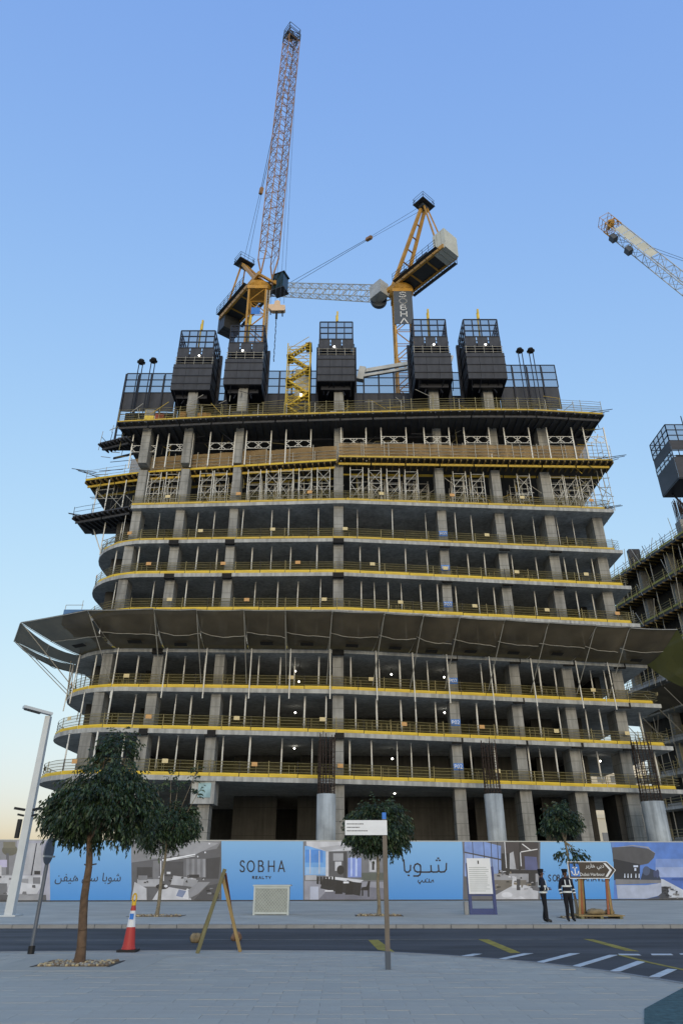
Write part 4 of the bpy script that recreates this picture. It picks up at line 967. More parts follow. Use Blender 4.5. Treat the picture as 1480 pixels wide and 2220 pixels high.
def nb_box():
    t = thing('climbing_formwork_box', 'dark climbing formwork box on the tower at the right edge', 'formwork box', (52, 86, 48), 'dark climbing formwork boxes on the roof deck')
    x0, x1, y0, y1 = 47.4, 54.4, 82.5, 88
    for za, zb in ((51.0, 54.4), (55.6, 57.2)):
        blk('screen_panel', 'screen', t, x0 + .05, x1, y0 - .05, y0 + .03, za, zb); blk('side_panel', 'screen', t, x0 - .04, x0 + .04, y0 + .04, y1, za, zb)
    b = MB(); grid_panel(b, x0, x1, y0, 57.2, 60, 5, 3, .12); grid_panel(b, y0, y1, 0, 57.2, 60, 4, 3, .12, True, x0); grid_panel(b, x0, x1, y1, 57.2, 60, 5, 3, .1); grid_panel(b, y0, y1, 0, 54.4, 55.6, 4, 2, .1, True, x0); b.build('upper_frame', M['screenf'], t)
    b = MB(); b.quad((x0, y0 + .05, 57.2), (x1, y0 + .05, 57.2), (x1, y0 + .05, 60), (x0, y0 + .05, 60)); b.quad((x0 + .06, y0, 54), (x0 + .06, y1, 54), (x0 + .06, y1, 60), (x0 + .06, y0, 60)); b.build('upper_mesh', M['scrmesh'], t)
    blk('bottom_deck', 'screenf', t, x0, x1, y0, y1, 50.8, 50.98); blk('gallery_back', 'screenf', t, x0 + 1, x1, y0 + 1, y0 + 1.1, 54, 55.4); pole('hanger', 'screenf', t, (48.4, 83, 50.8), (50, 84.4, 46), .15); pole('hanger', 'screenf', t, (48.4, 87, 50.8), (50, 85.4, 46), .15)
    for x in (51, 54): pole('lifting_mast', 'screenf', t, (x, 84, 57), (x, 84, 62.6), .08)
nb_box()
# ================================================================== sunlit far buildings in the gaps
M['farw'] = mat('far_cream_wall', (236, 222, 196), .8, var=.06, scale=.1); M['farg'] = mat('far_window', (96, 104, 112), .3, var=.15, scale=.3)
def far_building(label, X, Y, wd, dp, h, rows, cols, rot=0):
    t = thing('far_building', label, 'building', (X, Y, -.2), 'pale buildings seen through the gaps')
    b = MB(); b.box(X - wd / 2, X + wd / 2, Y, Y + dp, -.3, h); b.build('wall', M['farw'], t)
    blk('parapet', 'farw', t, X - wd / 2 - .2, X + wd / 2 + .2, Y - .2, Y + dp + .2, h, h + .8)
    for r in range(rows):
        for c in range(cols):
            x = X - wd / 2 + wd * (c + .5) / cols; z = 3 + (h - 5) * r / rows
            blk('window', 'farg', t, x - wd / cols * .28, x + wd / cols * .28, Y - .08, Y - .02, z, z + 1.7)
        for c in range(3):
            y = Y + dp * (c + .5) / 3; z = 3 + (h - 5) * r / rows
            blk('window', 'farg', t, X - wd / 2 - .08, X - wd / 2 - .02, y - 1.2, y + 1.2, z, z + 1.7)
far_building('tall cream building seen through the open floors at the right', 73, 200, 22, 20, 33, 8, 6)
far_building('lower cream building seen below the first slab at the right', 66, 170, 16, 16, 13, 3, 5)
far_building('cream building glimpsed between ground columns behind the small right tree', 46, 190, 14, 14, 10, 2, 5)
# ================================================================== site hoarding with printed panels
HA, HB = V((-24, 53.1, 0)), V((26, 56.5, 0)); hd = (HB - HA).normalized(); hn = V((hd.y, -hd.x, 0)); HH = 3.75
def hp(x, y, off=0.0):
    d = ray(x, y); o = V((0, 0, CAMH)); q = HA + hn * off; t = (q - o).dot(hn) / d.dot(hn); return o + d * t
HO = thing('site_hoarding', 'long printed hoarding with blue panels and interior pictures along the site', 'hoarding', (1, 54.8, 0))
def grad(name, top, bot):
    m = bpy.data.materials.new(name); m.use_nodes = True; n = m.node_tree; bs = n.nodes['Principled BSDF']; bs.inputs['Roughness'].default_value = .45
    geo = n.nodes.new('ShaderNodeNewGeometry'); sx = n.nodes.new('ShaderNodeSeparateXYZ'); n.links.new(geo.outputs['Position'], sx.inputs[0])
    mr = n.nodes.new('ShaderNodeMapRange'); mr.inputs[1].default_value = .2; mr.inputs[2].default_value = HH; n.links.new(sx.outputs[2], mr.inputs[0])
    mx = n.nodes.new('ShaderNodeMix'); mx.data_type = 'RGBA'; mx.inputs[6].default_value = (*lin(bot), 1); mx.inputs[7].default_value = (*lin(top), 1)
    n.links.new(mr.outputs[0], mx.inputs[0]); n.links.new(mx.outputs[2], bs.inputs['Base Color']); return m
M['hblue'] = grad('blue_print', (126, 180, 224), (62, 142, 212)); M['hsea'] = grad('seaside_print', (92, 132, 200), (150, 160, 176))
M['ink'] = mat('dark_print_ink', (20, 26, 44), .5, var=0)
PC = {}
def pm(c):
    if c not in PC:
        m = mat('print_%d_%d_%d' % c, c, .5, var=.14, scale=1.6); PC[c] = m
    return PC[c]
seams = [-150, 104, 291, 475, 660, 836, 1006, 1164, 1333, 1500, 1640]
kinds = ['room', 'blue', 'room', 'blue', 'room', 'blue', 'room', 'blue', 'sea', 'blue']
panels = []
for i, kd in enumerate(kinds):
    a, q = hp(seams[i], 1888), hp(seams[i + 1], 1888); a.z = q.z = 0; d = (q - a).normalized() * .01; th = hn * -.06
    b = MB(); A, Q = a + d, q - d
    m = M['hblue'] if kd == 'blue' else M['hsea'] if kd == 'sea' else pm((128, 128, 132))
    bt = [A, Q, Q + th, A + th]
    b.prism([(p.x, p.y) for p in bt], .08, HH); pn = b.build('hoarding_panel', m, HO); panels.append(pn)
    beam('hoarding_post', 'dgrey', HO, A + th * 2.2 + V((0, 0, 0)), A + th * 2.2 + V((0, 0, HH - .1)), .1, .1)
    blk('ballast_block', 'kerb', HO, A.x - .4, A.x + .4, A.y + .35, A.y + 1.2, -.1, .5)
beam('base_rail', 'dgrey', HO, hp(-150, 1888) * V((1, 1, 0)) if False else V((hp(-150, 1888).x, hp(-150, 1888).y, .04)) - hn * .03, V((hp(1640, 1888).x, hp(1640, 1888).y, .04)) - hn * .03, .05, .08)
beam('top_rail', 'pale', HO, V((hp(-150, 1888).x, hp(-150, 1888).y, HH + .03)) - hn * .03, V((hp(1640, 1888).x, hp(1640, 1888).y, HH + .03)) - hn * .03, .09, .06)
def picture(pn, shapes):
    b = MB(); ms = []
    for n, (c, pts) in enumerate(shapes):
        if c not in ms: ms.append(c)
        P = [hp(x, y, .004 + n * .0012) for x, y in pts]
        P = [V((p.x, p.y, max(.09, min(HH - .01, p.z)))) for p in P]
        b.poly(P, ms.index(c))
    b.build('printed_picture', [pm(c) for c in ms], pn)
def rc(x0, y0, x1, y1): return [(x0, y1), (x1, y1), (x1, y0), (x0, y0)]
def el(cx, cy, rx, ry, n=20): return [(cx + rx * math.cos(2 * math.pi * i / n), cy + ry * math.sin(2 * math.pi * i / n)) for i in range(n)]
rnd = random.Random(5)
def clutter(x0, y0, x1, y1, n, cols, smin=3, smax=12):
    r = []
    for _ in range(n):
        x, y = rnd.uniform(x0, x1), rnd.uniform(y0, y1); a, q = rnd.uniform(smin, smax), rnd.uniform(smin * .5, smax * .5)
        r.append((rnd.choice(cols), [(x, y), (x + a, y + rnd.uniform(-2, 2)), (x + a * .9, y - q), (x + rnd.uniform(0, 2), y - q)]))
    return r
G = lambda v: (v, v, v + 4)
def bands(x0, x1, y0, y1, cols, skew=0):
    n = len(cols); return [(c, [(lerp(x0, x1, i / n) - skew, y1), (lerp(x0, x1, (i + 1) / n) - skew, y1), (lerp(x0, x1, (i + 1) / n), y0), (lerp(x0, x1, i / n), y0)]) for i, c in enumerate(cols)]
# bedroom picture on the far left
picture(panels[0], [((166, 166, 178), rc(-145, 1822, 108, 1960)), (G(138), rc(-145, 1822, 38, 1905)), ((104, 102, 88), el(22, 1843, 17, 12)), ((120, 116, 100), rc(8, 1825, 34, 1838)), (G(100), rc(14, 1850, 20, 1896)),
    ((186, 180, 206), rc(-10, 1864, 16, 1880)), (G(196), rc(-4, 1876, 4, 1902)), (G(176), rc(40, 1828, 90, 1896)), ((40, 42, 56), [(67, 1898), (70, 1898), (81, 1828), (79, 1828)]), (G(44), rc(75, 1888, 88, 1896)),
    (G(190), rc(-20, 1898, 92, 1922)), (G(150), rc(44, 1905, 62, 1917)), (G(118), rc(72, 1902, 88, 1916)), (G(205), [(15, 1940), (80, 1938), (92, 1920), (40, 1912), (20, 1918)]), (G(110), rc(-145, 1915, 16, 1948)), (G(84), rc(-145, 1940, 100, 1958)), (G(150), rc(36, 1938, 92, 1954))]
    + clutter(-20, 1900, 90, 1952, 14, [G(120), G(170), G(90), G(60)]))
# living room
picture(panels[2], [(G(92), rc(285, 1822, 480, 1958)), (G(132), [(285, 1870), (345, 1862), (470, 1840), (480, 1822), (285, 1822)]), (G(156), [(320, 1862), (425, 1852), (474, 1828), (430, 1822), (340, 1840)]), (G(62), [(440, 1905), (474, 1905), (478, 1858), (444, 1862)]),
    (G(60), rc(297, 1880, 330, 1902)), (G(120), rc(332, 1866, 345, 1906)), (G(70), rc(358, 1868, 398, 1900))] + bands(398, 446, 1862, 1902, [G(104), G(130), G(112), G(140), G(110), G(138), G(118), G(150)])
    + [((238, 238, 240), [(352, 1866), (390, 1860), (424, 1853), (424, 1851), (388, 1857), (352, 1863)]), ((235, 235, 238), [(354, 1868), (424, 1856), (424, 1855), (354, 1866)]), (G(214), rc(348, 1866, 350, 1908)), (G(214), rc(354, 1866, 356, 1910)),
    (G(220), rc(362, 1890, 370, 1895)), (G(40), rc(410, 1896, 432, 1902)), (G(170), rc(298, 1906, 346, 1922)), (G(190), [(285, 1955), (318, 1955), (318, 1926), (292, 1912)]), (G(176), [(370, 1918), (420, 1922), (426, 1905), (376, 1898)]), (G(150), [(396, 1920), (424, 1924), (430, 1908), (400, 1904)]),
    (G(130), rc(300, 1898, 320, 1908)), (G(196), [(330, 1955), (415, 1955), (405, 1930), (350, 1920)]), (G(214), [(392, 1946), (408, 1950), (414, 1930), (406, 1926)]), (G(140), [(410, 1948), (430, 1938), (456, 1912), (430, 1912), (408, 1930)]), (G(70), [(420, 1955), (474, 1955), (474, 1915), (450, 1920)]),
    ((120, 132, 160), [(382, 1942), (396, 1946), (404, 1932), (388, 1928)]), (G(30), el(352, 1922, 14, 6)), (G(220), el(360, 1921, 4, 3)), (G(230), el(454, 1829, 1.6, 2)), (G(230), el(445, 1848, 1.5, 2)), (G(230), el(429, 1857, 1.5, 2))]
    + clutter(296, 1898, 440, 1915, 16, [G(150), G(70), G(190), G(50)], 3, 8) + clutter(440, 1925, 472, 1950, 10, [G(30), G(140), G(60)], 3, 9))
# dining room
picture(panels[4], [((118, 120, 126), rc(657, 1822, 840, 1953)), ((110, 168, 226), rc(660, 1834, 712, 1898)), ((76, 140, 214), rc(662, 1842, 700, 1870)), ((150, 190, 230), rc(662, 1880, 708, 1896)), (G(200), [(664, 1833), (708, 1846), (760, 1844), (764, 1822), (664, 1822)]), (G(176), [(690, 1838), (708, 1846), (756, 1836), (762, 1828)]),
    (G(200), rc(671, 1842, 673, 1894)), (G(206), rc(691, 1844, 693, 1894)), (G(206), rc(706, 1846, 712, 1900)), (G(86), rc(713, 1846, 752, 1902)), (G(160), rc(722, 1850, 746, 1866)), (G(200), rc(726, 1868, 740, 1888)), (G(60), rc(744, 1846, 752, 1904)), ((130, 150, 214), rc(754, 1860, 783, 1902)), ((190, 206, 240), rc(760, 1858, 763, 1900)), ((190, 206, 240), rc(770, 1858, 774, 1900)),
    (G(120), rc(784, 1862, 838, 1906)), (G(190), rc(800, 1864, 815, 1890)), (G(40), rc(806, 1868, 811, 1886)), ((90, 96, 88), rc(784, 1892, 838, 1908)), (G(24), el(738, 1886, 8, 10)), ((150, 150, 160), [(660, 1953), (838, 1953), (838, 1912), (660, 1910)]), ((116, 116, 128), [(690, 1953), (838, 1953), (838, 1926), (720, 1918)]), ((186, 190, 206), rc(672, 1922, 690, 1952)), (G(176), rc(662, 1897, 686, 1908)),
    (G(214), [(700, 1906), (780, 1914), (788, 1908), (716, 1900)]), (G(30), [(694, 1926), (780, 1942), (784, 1914), (700, 1904)])]
    + [(G(24), [(686 + i * 7, 1916 + i * 1.2), (691 + i * 7, 1917 + i * 1.2), (691 + i * 7, 1901), (687 + i * 7, 1900)]) for i in range(6)]
    + [(G(18), [(726 + i * 22, 1938 + i * 1.5), (742 + i * 22, 1938 + i * 1.5), (744 + i * 22, 1912), (730 + i * 22, 1908)]) for i in range(2)] + [(G(20), [(782, 1930), (800, 1930), (802, 1910), (798, 1910), (794, 1922), (784, 1924)]), (G(20), rc(784, 1928, 787, 1942)), (G(20), rc(797, 1928, 800, 1944)), (G(230), rc(744, 1911, 756, 1915)), (G(225), rc(704, 1930, 722, 1933))])
# lounge picture behind the totem
picture(panels[6], [(G(96), rc(1003, 1822, 1170, 1953)), ((138, 160, 206), [(1006, 1848), (1030, 1852), (1085, 1864), (1092, 1900), (1006, 1900), (1006, 1822)]), ((120, 148, 204), [(1006, 1846), (1085, 1862), (1085, 1834), (1050, 1824), (1006, 1824)]), (G(66), [(1006, 1849), (1085, 1865), (1085, 1862), (1006, 1846)])]
    + [(G(40), [(x, 1900), (x + 1.4, 1900), (x - 2, 1824), (x - 3.4, 1824)]) for x in (1026, 1050, 1066, 1080)]
    + [((60, 54, 56), rc(1092, 1824, 1166, 1884)), (G(34), rc(1086, 1850, 1108, 1890)), (G(206), [(1096, 1882), (1098, 1882), (1094, 1824), (1092, 1824)]), (G(170), [(1104, 1884), (1118, 1884), (1112, 1846), (1104, 1850)]), (G(30), rc(1124, 1822, 1128, 1890)), (G(214), [(1128, 1878), (1130, 1878), (1128, 1848), (1126, 1848)]), ((224, 222, 220), [(1130, 1830), (1150, 1845), (1151, 1843), (1132, 1829)]), ((224, 222, 220), [(1128, 1848), (1164, 1842), (1164, 1840), (1128, 1846)]),
    ((84, 90, 130), [(1138, 1890), (1166, 1890), (1162, 1858), (1136, 1856)]), (G(34), rc(1080, 1886, 1166, 1896)), (G(150), rc(1070, 1894, 1166, 1912)), ((110, 104, 96), rc(1068, 1908, 1140, 1930)), (G(40), rc(1145, 1894, 1160, 1920)), (G(186), [(1070, 1953), (1166, 1953), (1166, 1932), (1110, 1920), (1074, 1940)]), (G(206), el(1098, 1940, 12, 6)), (G(206), [(1108, 1925), (1120, 1925), (1118, 1900), (1110, 1904)]), (G(60), rc(1119, 1906, 1127, 1930)), (G(190), [(1130, 1928), (1158, 1936), (1150, 1922), (1134, 1918)]), (G(200), [(1110, 1953), (1140, 1953), (1128, 1942)])]
    + clutter(1070, 1890, 1160, 1930, 26, [G(150), G(50), G(200), (130, 120, 104), G(30)], 3, 9))
# seaside pavilion
picture(panels[8], [((84, 124, 196), rc(1330, 1822, 1510, 1953)), ((120, 146, 200), rc(1420, 1862, 1510, 1906)), ((150, 166, 204), rc(1420, 1880, 1510, 1902)), ((70, 104, 176), rc(1420, 1902, 1510, 1935)), ((190, 196, 206), [(1425, 1905), (1436, 1906), (1500, 1940), (1500, 1953), (1430, 1953)]), ((60, 64, 72), rc(1425, 1922, 1448, 1953)),
    (G(150), [(1326, 1838), (1370, 1834), (1400, 1838), (1418, 1848), (1419, 1854), (1404, 1836), (1370, 1832)]), (G(76), [(1328, 1868), (1386, 1876), (1404, 1872), (1416, 1860), (1419, 1850), (1404, 1840), (1370, 1835), (1326, 1837)]), ((30, 34, 44), [(1330, 1908), (1386, 1908), (1386, 1874), (1329, 1862)]), ((40, 52, 74), [(1386, 1912), (1432, 1908), (1424, 1890), (1398, 1878), (1392, 1890)]),
    ((70, 84, 112), el(1400, 1888, 8, 10)), ((60, 72, 110), el(1424, 1894, 4, 9)), ((60, 72, 110), el(1418, 1894, 3, 8)), (G(120), [(1333, 1918), (1432, 1914), (1432, 1908), (1333, 1906)]), ((168, 176, 196), [(1338, 1948), (1400, 1948), (1426, 1942), (1433, 1936), (1432, 1914), (1400, 1919), (1335, 1919)]), ((60, 70, 96), [(1338, 1953), (1430, 1953), (1430, 1942), (1400, 1949), (1338, 1949)]), ((50, 84, 150), el(1470, 1906, 16, 3)), (G(70), rc(1428, 1946, 1500, 1953))]
    + [((210, 220, 236), [(x, 1903), (x + 2.5, 1903), (x + 2, 1894), (x + .5, 1894)]) for x in (1352, 1359, 1366, 1376, 1383)] + [((200, 210, 230), rc(1372, 1876, 1382, 1880)), ((200, 210, 230), rc(1374, 1882, 1378, 1888))]
    + clutter(1432, 1925, 1470, 1950, 26, [(30, 34, 44), (60, 66, 80), (130, 130, 130)], 3, 9))
# lettering
def hfn(off=.012): return lambda x, y: hp(x, y, off)
def word(s, x0, x1, y0, y1, wd, gap=.45):
    n = len(s); k = (x1 - x0) / (n + gap * (n - 1)); L = []
    for i, ch in enumerate(s):
        if ch == ' ': continue
        xs = x0 + i * k * (1 + gap); kk = k * (1.15 if ch == 'O' else .72 if ch in 'SB' else 1); L += [[(xs + kk * px, y1 - (y1 - y0) * py) for px, py in st] for st in GL[ch]]
    return L, wd
for pn, s, x0, x1, y0, y1, wd, gp_ in ((panels[3], 'SOBHA', 520, 617, 1866.5, 1889.5, .085, .55), (panels[3], 'REALTY', 547, 587, 1900, 1905, .05, .6), (panels[7], 'SOBHA SEAHAVEN', 1188, 1320, 1897, 1910, .06, .35)):
    L, w_ = word(s, x0, x1, y0, y1, wd, gp_); b = MB()
    if s == 'SOBHA': L = [[(u + (v - u) * px, y1 - (y1 - y0) * py) for px, py in st] for ch, u, v in (('S', 520.5, 530.5), ('O', 536.5, 551), ('B', 559, 572.5), ('H', 581, 595.5), ('A', 603.5, 616.5)) for st in GL[ch]]
    strokes(b, L, hfn(), w_, hn); b.build('lettering', M['ink'], pn)
def z3(pts): return [(640 + x / 3.8947, 1800 + y / 3.895) for x, y in pts]
L = [[(1274, 280), (1272, 330), (1258, 350), (1225, 353), (1210, 345), (1206, 295)], [(1208, 343), (1196, 352), (1160, 353), (1146, 345), (1143, 298)], [(1148, 348), (1130, 353), (1058, 353)],
     [(1056, 310), (1050, 292), (1030, 282), (1010, 290), (1000, 315), (1008, 342), (1030, 353), (1056, 350)], [(1056, 300), (1057, 350), (1050, 375), (1035, 386), (998, 386)], [(972, 296), (970, 335), (955, 353), (935, 353), (922, 340), (915, 250)],
     [(950, 381), (960, 381)], [(1200, 236), (1209, 236)], [(1187, 254), (1196, 254)], [(1212, 254), (1221, 254)]]
L2 = [[(1165, 438), (1162, 420), (1150, 425), (1148, 438), (1130, 438), (1128, 412), (1128, 438), (1100, 438), (1098, 415), (1090, 438), (1075, 438), (1070, 424), (1052, 444), (1034, 436), (1040, 420)], [(1108, 410), (1112, 410)], [(1045, 450), (1052, 452)]]
b = MB(); strokes(b, [z3(l) for l in L], hfn(), .1, hn); strokes(b, [z3(l) for l in L2], hfn(.0125), .055, hn); b.build('lettering', M['ink'], panels[5])
ar = hp(192, 1903, .014); put_text('\uFEE6\uFED4\uFEF4\uFEEB \uFEF2\uFEB3 \uFE8E\uFE91\uFEEE\uFEB7', .8, panels[1], M['ink'], ar, hd, (0, 0, 1), wmax=(hp(263, 1903) - hp(121, 1903)).length)
b = MB(); strokes(b, [[(184, 1874), (190, 1877), (193, 1884)], [(190, 1866), (196, 1868)], [(196, 1876), (203, 1874), (209, 1873)]], hfn(), .09, hn); b.build('emblem', M['ink'], panels[1])

# ================================================================== street things
def at(x, y): return gp(x, y)
# white lamp post on the left
p = at(21, 1986); LP = thing('street_lamp', 'tall white street lamp with a bent flat arm at the left edge', 'street lamp', p)
M['lampw'] = mat('pale_lamp_paint', (196, 200, 200), .45, .1, var=.08, scale=1)
Yl = p.y; tp = yp(101, 1553, Yl); tp.x = p.x + .02; b = MB()
def taper(b, p, z0, z1, w0, w1, mi=0):
    b._add([(p.x - w0, p.y - w0, z0), (p.x + w0, p.y - w0, z0), (p.x + w0, p.y + w0, z0), (p.x - w0, p.y + w0, z0), (p.x - w1, p.y - w1, z1), (p.x + w1, p.y - w1, z1), (p.x + w1, p.y + w1, z1), (p.x - w1, p.y + w1, z1)],
           [(0, 3, 2, 1), (4, 5, 6, 7), (0, 1, 5, 4), (1, 2, 6, 5), (2, 3, 7, 6), (3, 0, 4, 7)], mi)
taper(b, p, 0, tp.z, .18, .125); b.build('pole', M['lampw'], LP)
b = MB(); b.bar((p.x + .14, p.y, tp.z + .1), (p.x - .95, p.y - .9, tp.z + .28), .3, .13); arm = b.build('arm', M['lampw'], LP)
b = MB(); b.bar((p.x - .3, p.y - .36, tp.z + .06), (p.x - .9, p.y - .86, tp.z + .17), .22, .04); b.build('lamp_head', M['dgrey'], arm)
blk('base_plate', 'lampw', LP, p.x - .42, p.x + .42, p.y - .42, p.y + .42, 0, .05)
for s_ in (-1, 1):
    b = MB(); b.bar((p.x + s_ * .2, p.y - .1, 4.3), (p.x + s_ * .62, p.y - .35, 4.36), .14, .1); b.bar((p.x + s_ * .2, p.y - .1, 4.05), (p.x + s_ * .45, p.y - .25, 4.1), .1, .08); b.build('camera_bracket', M['black'], LP)
b = MB(); b.box(p.x - .42, p.x - .26, p.y - .18, p.y - .02, 3.1, 3.9); b.build('control_box', M['black'], LP)
# grey sign seen from behind and edge on
p = at(67, 2068); t = thing('road_sign', 'grey rounded road sign seen from behind on a slim grey post', 'sign', p)
M['gpost'] = mat('grey_post_paint', (98, 104, 112), .5, .2, var=.1)
b = MB(); b.tube((p.x, p.y, 0), (p.x, p.y, 2.5), .045, 10); b.build('post', M['gpost'], t); b = MB(); b.tube((p.x, p.y, 0), (p.x, p.y, .16), .075, 10); b.build('foot', M['black'], t)
b = MB(); n = 28; R_ = .27; ang = R(86); cx_, cz = V((p.x + .02, p.y - .06, 0)), 2.12; ux = V((math.cos(ang), math.sin(ang), 0)); nn = V((-ux.y, ux.x, 0)) * .015
ring = [cx_ + ux * R_ * math.cos(2 * math.pi * i / n) * .95 + V((0, 0, cz + R_ * 1.1 * math.sin(2 * math.pi * i / n))) for i in range(n)]
b._add([q - nn for q in ring] + [q + nn for q in ring], [tuple(range(n)), tuple(reversed(range(n, 2 * n)))] + [(i, n + i, n + (i + 1) % n, (i + 1) % n) for i in range(n)]); pl = b.build('sign_plate', M['gpost'], t)
b = MB(); b.bar(cx_ + ux * -.3 + V((0, .05, 2.0)), cx_ + ux * .3 + V((0, .05, 2.0)), .05, .04); b.build('clamp', M['pale'], pl)
# traffic cone
p = at(278, 2063); t = thing('traffic_cone', 'red and white traffic cone with a yellow loop on top at the kerb', 'cone', p)
M['cred'] = mat('cone_red', (178, 56, 50), .55, var=.12); M['cyel'] = mat('cone_yellow', (226, 182, 40), .5, var=.1)
b = MB(); b.box(p.x - .22, p.x + .22, p.y - .22, p.y + .22, 0, .045); b.build('base', M['black'], t)
for nm, m, prof in (('lower_band', 'cred', [(.165, .05), (.14, .14), (.1, .5)]), ('reflective_sleeve', 'white', [(.102, .5), (.062, .84)]), ('tip', 'cred', [(.065, .84), (.05, .95)]), ('tip_collar', 'cyel', [(.055, .95), (.05, 1.03)])):
    b = MB(); b.lathe((p.x, p.y, 0), prof, 20); b.build(nm, M[m], t, False)
b = MB(); b.path([(p.x + .045 * math.cos(a), p.y, 1.1 + .1 * math.sin(a)) for a in [i * math.pi / 7 for i in range(15)]], .02, 6); b.build('loop', M['cyel'], t)
b = MB(); b.box(p.x - .04, p.x + .055, p.y - .1, p.y - .088, .66, .78); b.build('label', M['blue'], t)
# timber trestle
M['wood'] = mat('weathered_timber', (150, 128, 84), .8, var=.3, scale=6); M['wood2'] = mat('grey_green_timber', (112, 108, 76), .8, var=.3, scale=6); M['rtim'] = mat('red_brown_timber', (150, 92, 62), .8, var=.25, scale=6)
a, q = at(428, 2067), at(521, 2064); ap = V(((a.x + q.x) / 2 - .02, a.y + .15, 1.68)); t = thing('timber_trestle', 'A shaped trestle of two timber legs standing at the near kerb', 'trestle', ((a.x + q.x) / 2, a.y, 0))
beam('leg', 'wood2', t, a, ap + V((.02, 0, .05)), .085, .05, (0, 1, 0)); beam('leg', 'wood', t, q, ap + V((-.03, .06, -.12)), .075, .05, (0, 1, 0))
r1, r2 = gp(424, 2044, RZ), gp(512, 2040, RZ)
beam('rear_leg', 'wood', t, r1 + V((.1, 0, .01)), ap + V((-.02, .12, -.05)), .05, .04, (0, 1, 0)); beam('rear_leg', 'rtim', t, r2 + V((0, 0, .01)), ap + V((.02, .14, -.05)), .05, .04, (0, 1, 0))
M['sack'] = mat('brown_sandbag', (136, 120, 92), .95, var=.25, scale=7, bump=.8, bscale=18)
def sandbag(p, wd, dp, h, label, grp, rz=0, m='sack'):
    b = MB(); N, K = 16, 9; vs = []
    r_ = random.Random(int(abs(p.x * 100)))
    for j in range(K + 1):
        th = math.pi * j / K
        for i in range(N):
            a = 2 * math.pi * i / N; cx_ = abs(math.cos(a)) ** .6 * math.copysign(1, math.cos(a)); sy = abs(math.sin(a)) ** .6 * math.copysign(1, math.sin(a))
            k = math.sin(th) ** .4 * (1 + r_.uniform(-.13, .1)); z = h * .5 * (1 - math.cos(th)) * (1 + .25 * math.sin(2 * a + p.x) + r_.uniform(-.1, .1)); x = cx_ * k * wd / 2; y = sy * k * dp / 2
            vs.append((p.x + x * math.cos(rz) - y * math.sin(rz), p.y + x * math.sin(rz) + y * math.cos(rz), p.z + max(0, z)))
    b._add(vs, [(j * N + i, j * N + (i + 1) % N, (j + 1) * N + (i + 1) % N, (j + 1) * N + i) for j in range(K) for i in range(N)])
    o = b.build('sandbag', M[m], None, True); return tag(o, label, 'sandbag', grp)
sandbag(r1, .34, .2, .2, 'pale brown sandbag behind the left leg of the timber trestle', 'sandbags on the road', .3); M['sack2'] = mat('reddish_sandbag', (128, 100, 80), .95, var=.25, scale=7, bump=.8)
sandbag(r2, .34, .2, .2, 'reddish brown sandbag behind the right leg of the timber trestle', 'sandbags on the road', -.2, 'sack2')
# slatted white crate on the far pavement
c0 = at(545, 1984); c1 = at(628, 1984); t = thing('lattice_bin', 'pale lattice sided utility crate standing in front of the hoarding lettering', 'crate', ((c0.x + c1.x) / 2, c0.y + .6, 0)); M['bin'] = mat('pale_bin_paint', (186, 192, 186), .6, var=.12, scale=3); M['bind'] = mat('bin_backing', (158, 164, 160), .7, var=.15, scale=4)
x0, x1, y0, zt = c0.x + .05, c1.x - .05, c0.y, 1.2
blk('body', 'bind', t, x0 + .04, x1 - .04, y0 + .05, y0 + 1.1, .08, zt - .06); blk('lid', 'bin', t, x0 - .05, x1 + .05, y0 - .03, y0 + 1.15, zt - .055, zt)
for a in ((x0, x0 + .09), (x1 - .09, x1)): blk('corner_post', 'bin', t, a[0], a[1], y0 - .01, y0 + .08, 0, zt - .06)
for z in (.03, 1.05): blk('cross_rail', 'bin', t, x0 + .095, x1 - .095, y0, y0 + .045, z, z + .09)
for i in range(22):
    w_ = x1 - x0 - .2; s_ = -1.2 + i * .14
    for sg in (1, -1):
        a, q = V((s_ * w_ / 1.5 if False else s_, 0, .13)), V((s_ + .92, 0, 1.05))
        if sg < 0: a.x, q.x = w_ - a.x, w_ - q.x
        lo, hi = 0, w_
        def clip(u, v):
            if u.x < lo: tt = (lo - u.x) / (v.x - u.x) if v.x != u.x else 2; u = u.lerp(v, tt)
            if u.x > hi: tt = (hi - u.x) / (v.x - u.x) if v.x != u.x else 2; u = u.lerp(v, tt)
            return u
        if max(a.x, q.x) <= lo or min(a.x, q.x) >= hi: continue
        a2, q2 = clip(a, q), clip(q, a)
        if (a2 - q2).length > .1: beam('lattice_slat', 'bin', t, a2 + V((x0 + .1, y0 + (.02 if sg > 0 else .04), 0)), q2 + V((x0 + .1, y0 + (.02 if sg > 0 else .04), 0)), .016, .05, (0, 1, 0))
# street name sign
p = at(841, 2102); t = thing('street_name_sign', 'white street name plate with small print on a brown square post', 'sign', p); M['bpost'] = mat('brown_post', (104, 94, 82), .6, var=.15, scale=3)
b = MB(); taper(b, p, .3, 2.63, .045, .045); b.build('post', M['bpost'], t); b = MB(); taper(b, p, 0, .3, .052, .052); b.build('post_foot', M['slate'], t)
pl = blk('name_plate', 'white', t, p.x - .82, p.x + .052, p.y - .075, p.y - .05, 2.33, 2.61); blk('blue_cap', 'blue', t, p.x - .04, p.x + .04, p.y - .04, p.y + .04, 2.632, 2.76)
for i, w_ in enumerate((.34, .26, .4)): 
    b = MB(); x = p.x - .78; r_ = random.Random(i)
    while x < p.x - .78 + w_:
        dx = r_.uniform(.012, .03); b.box(x, x + dx, p.y - .0765, p.y - .0752, 2.53 - i * .065, 2.548 - i * .065); x += dx + .007
    b.build('small_print', M['ink'], pl)
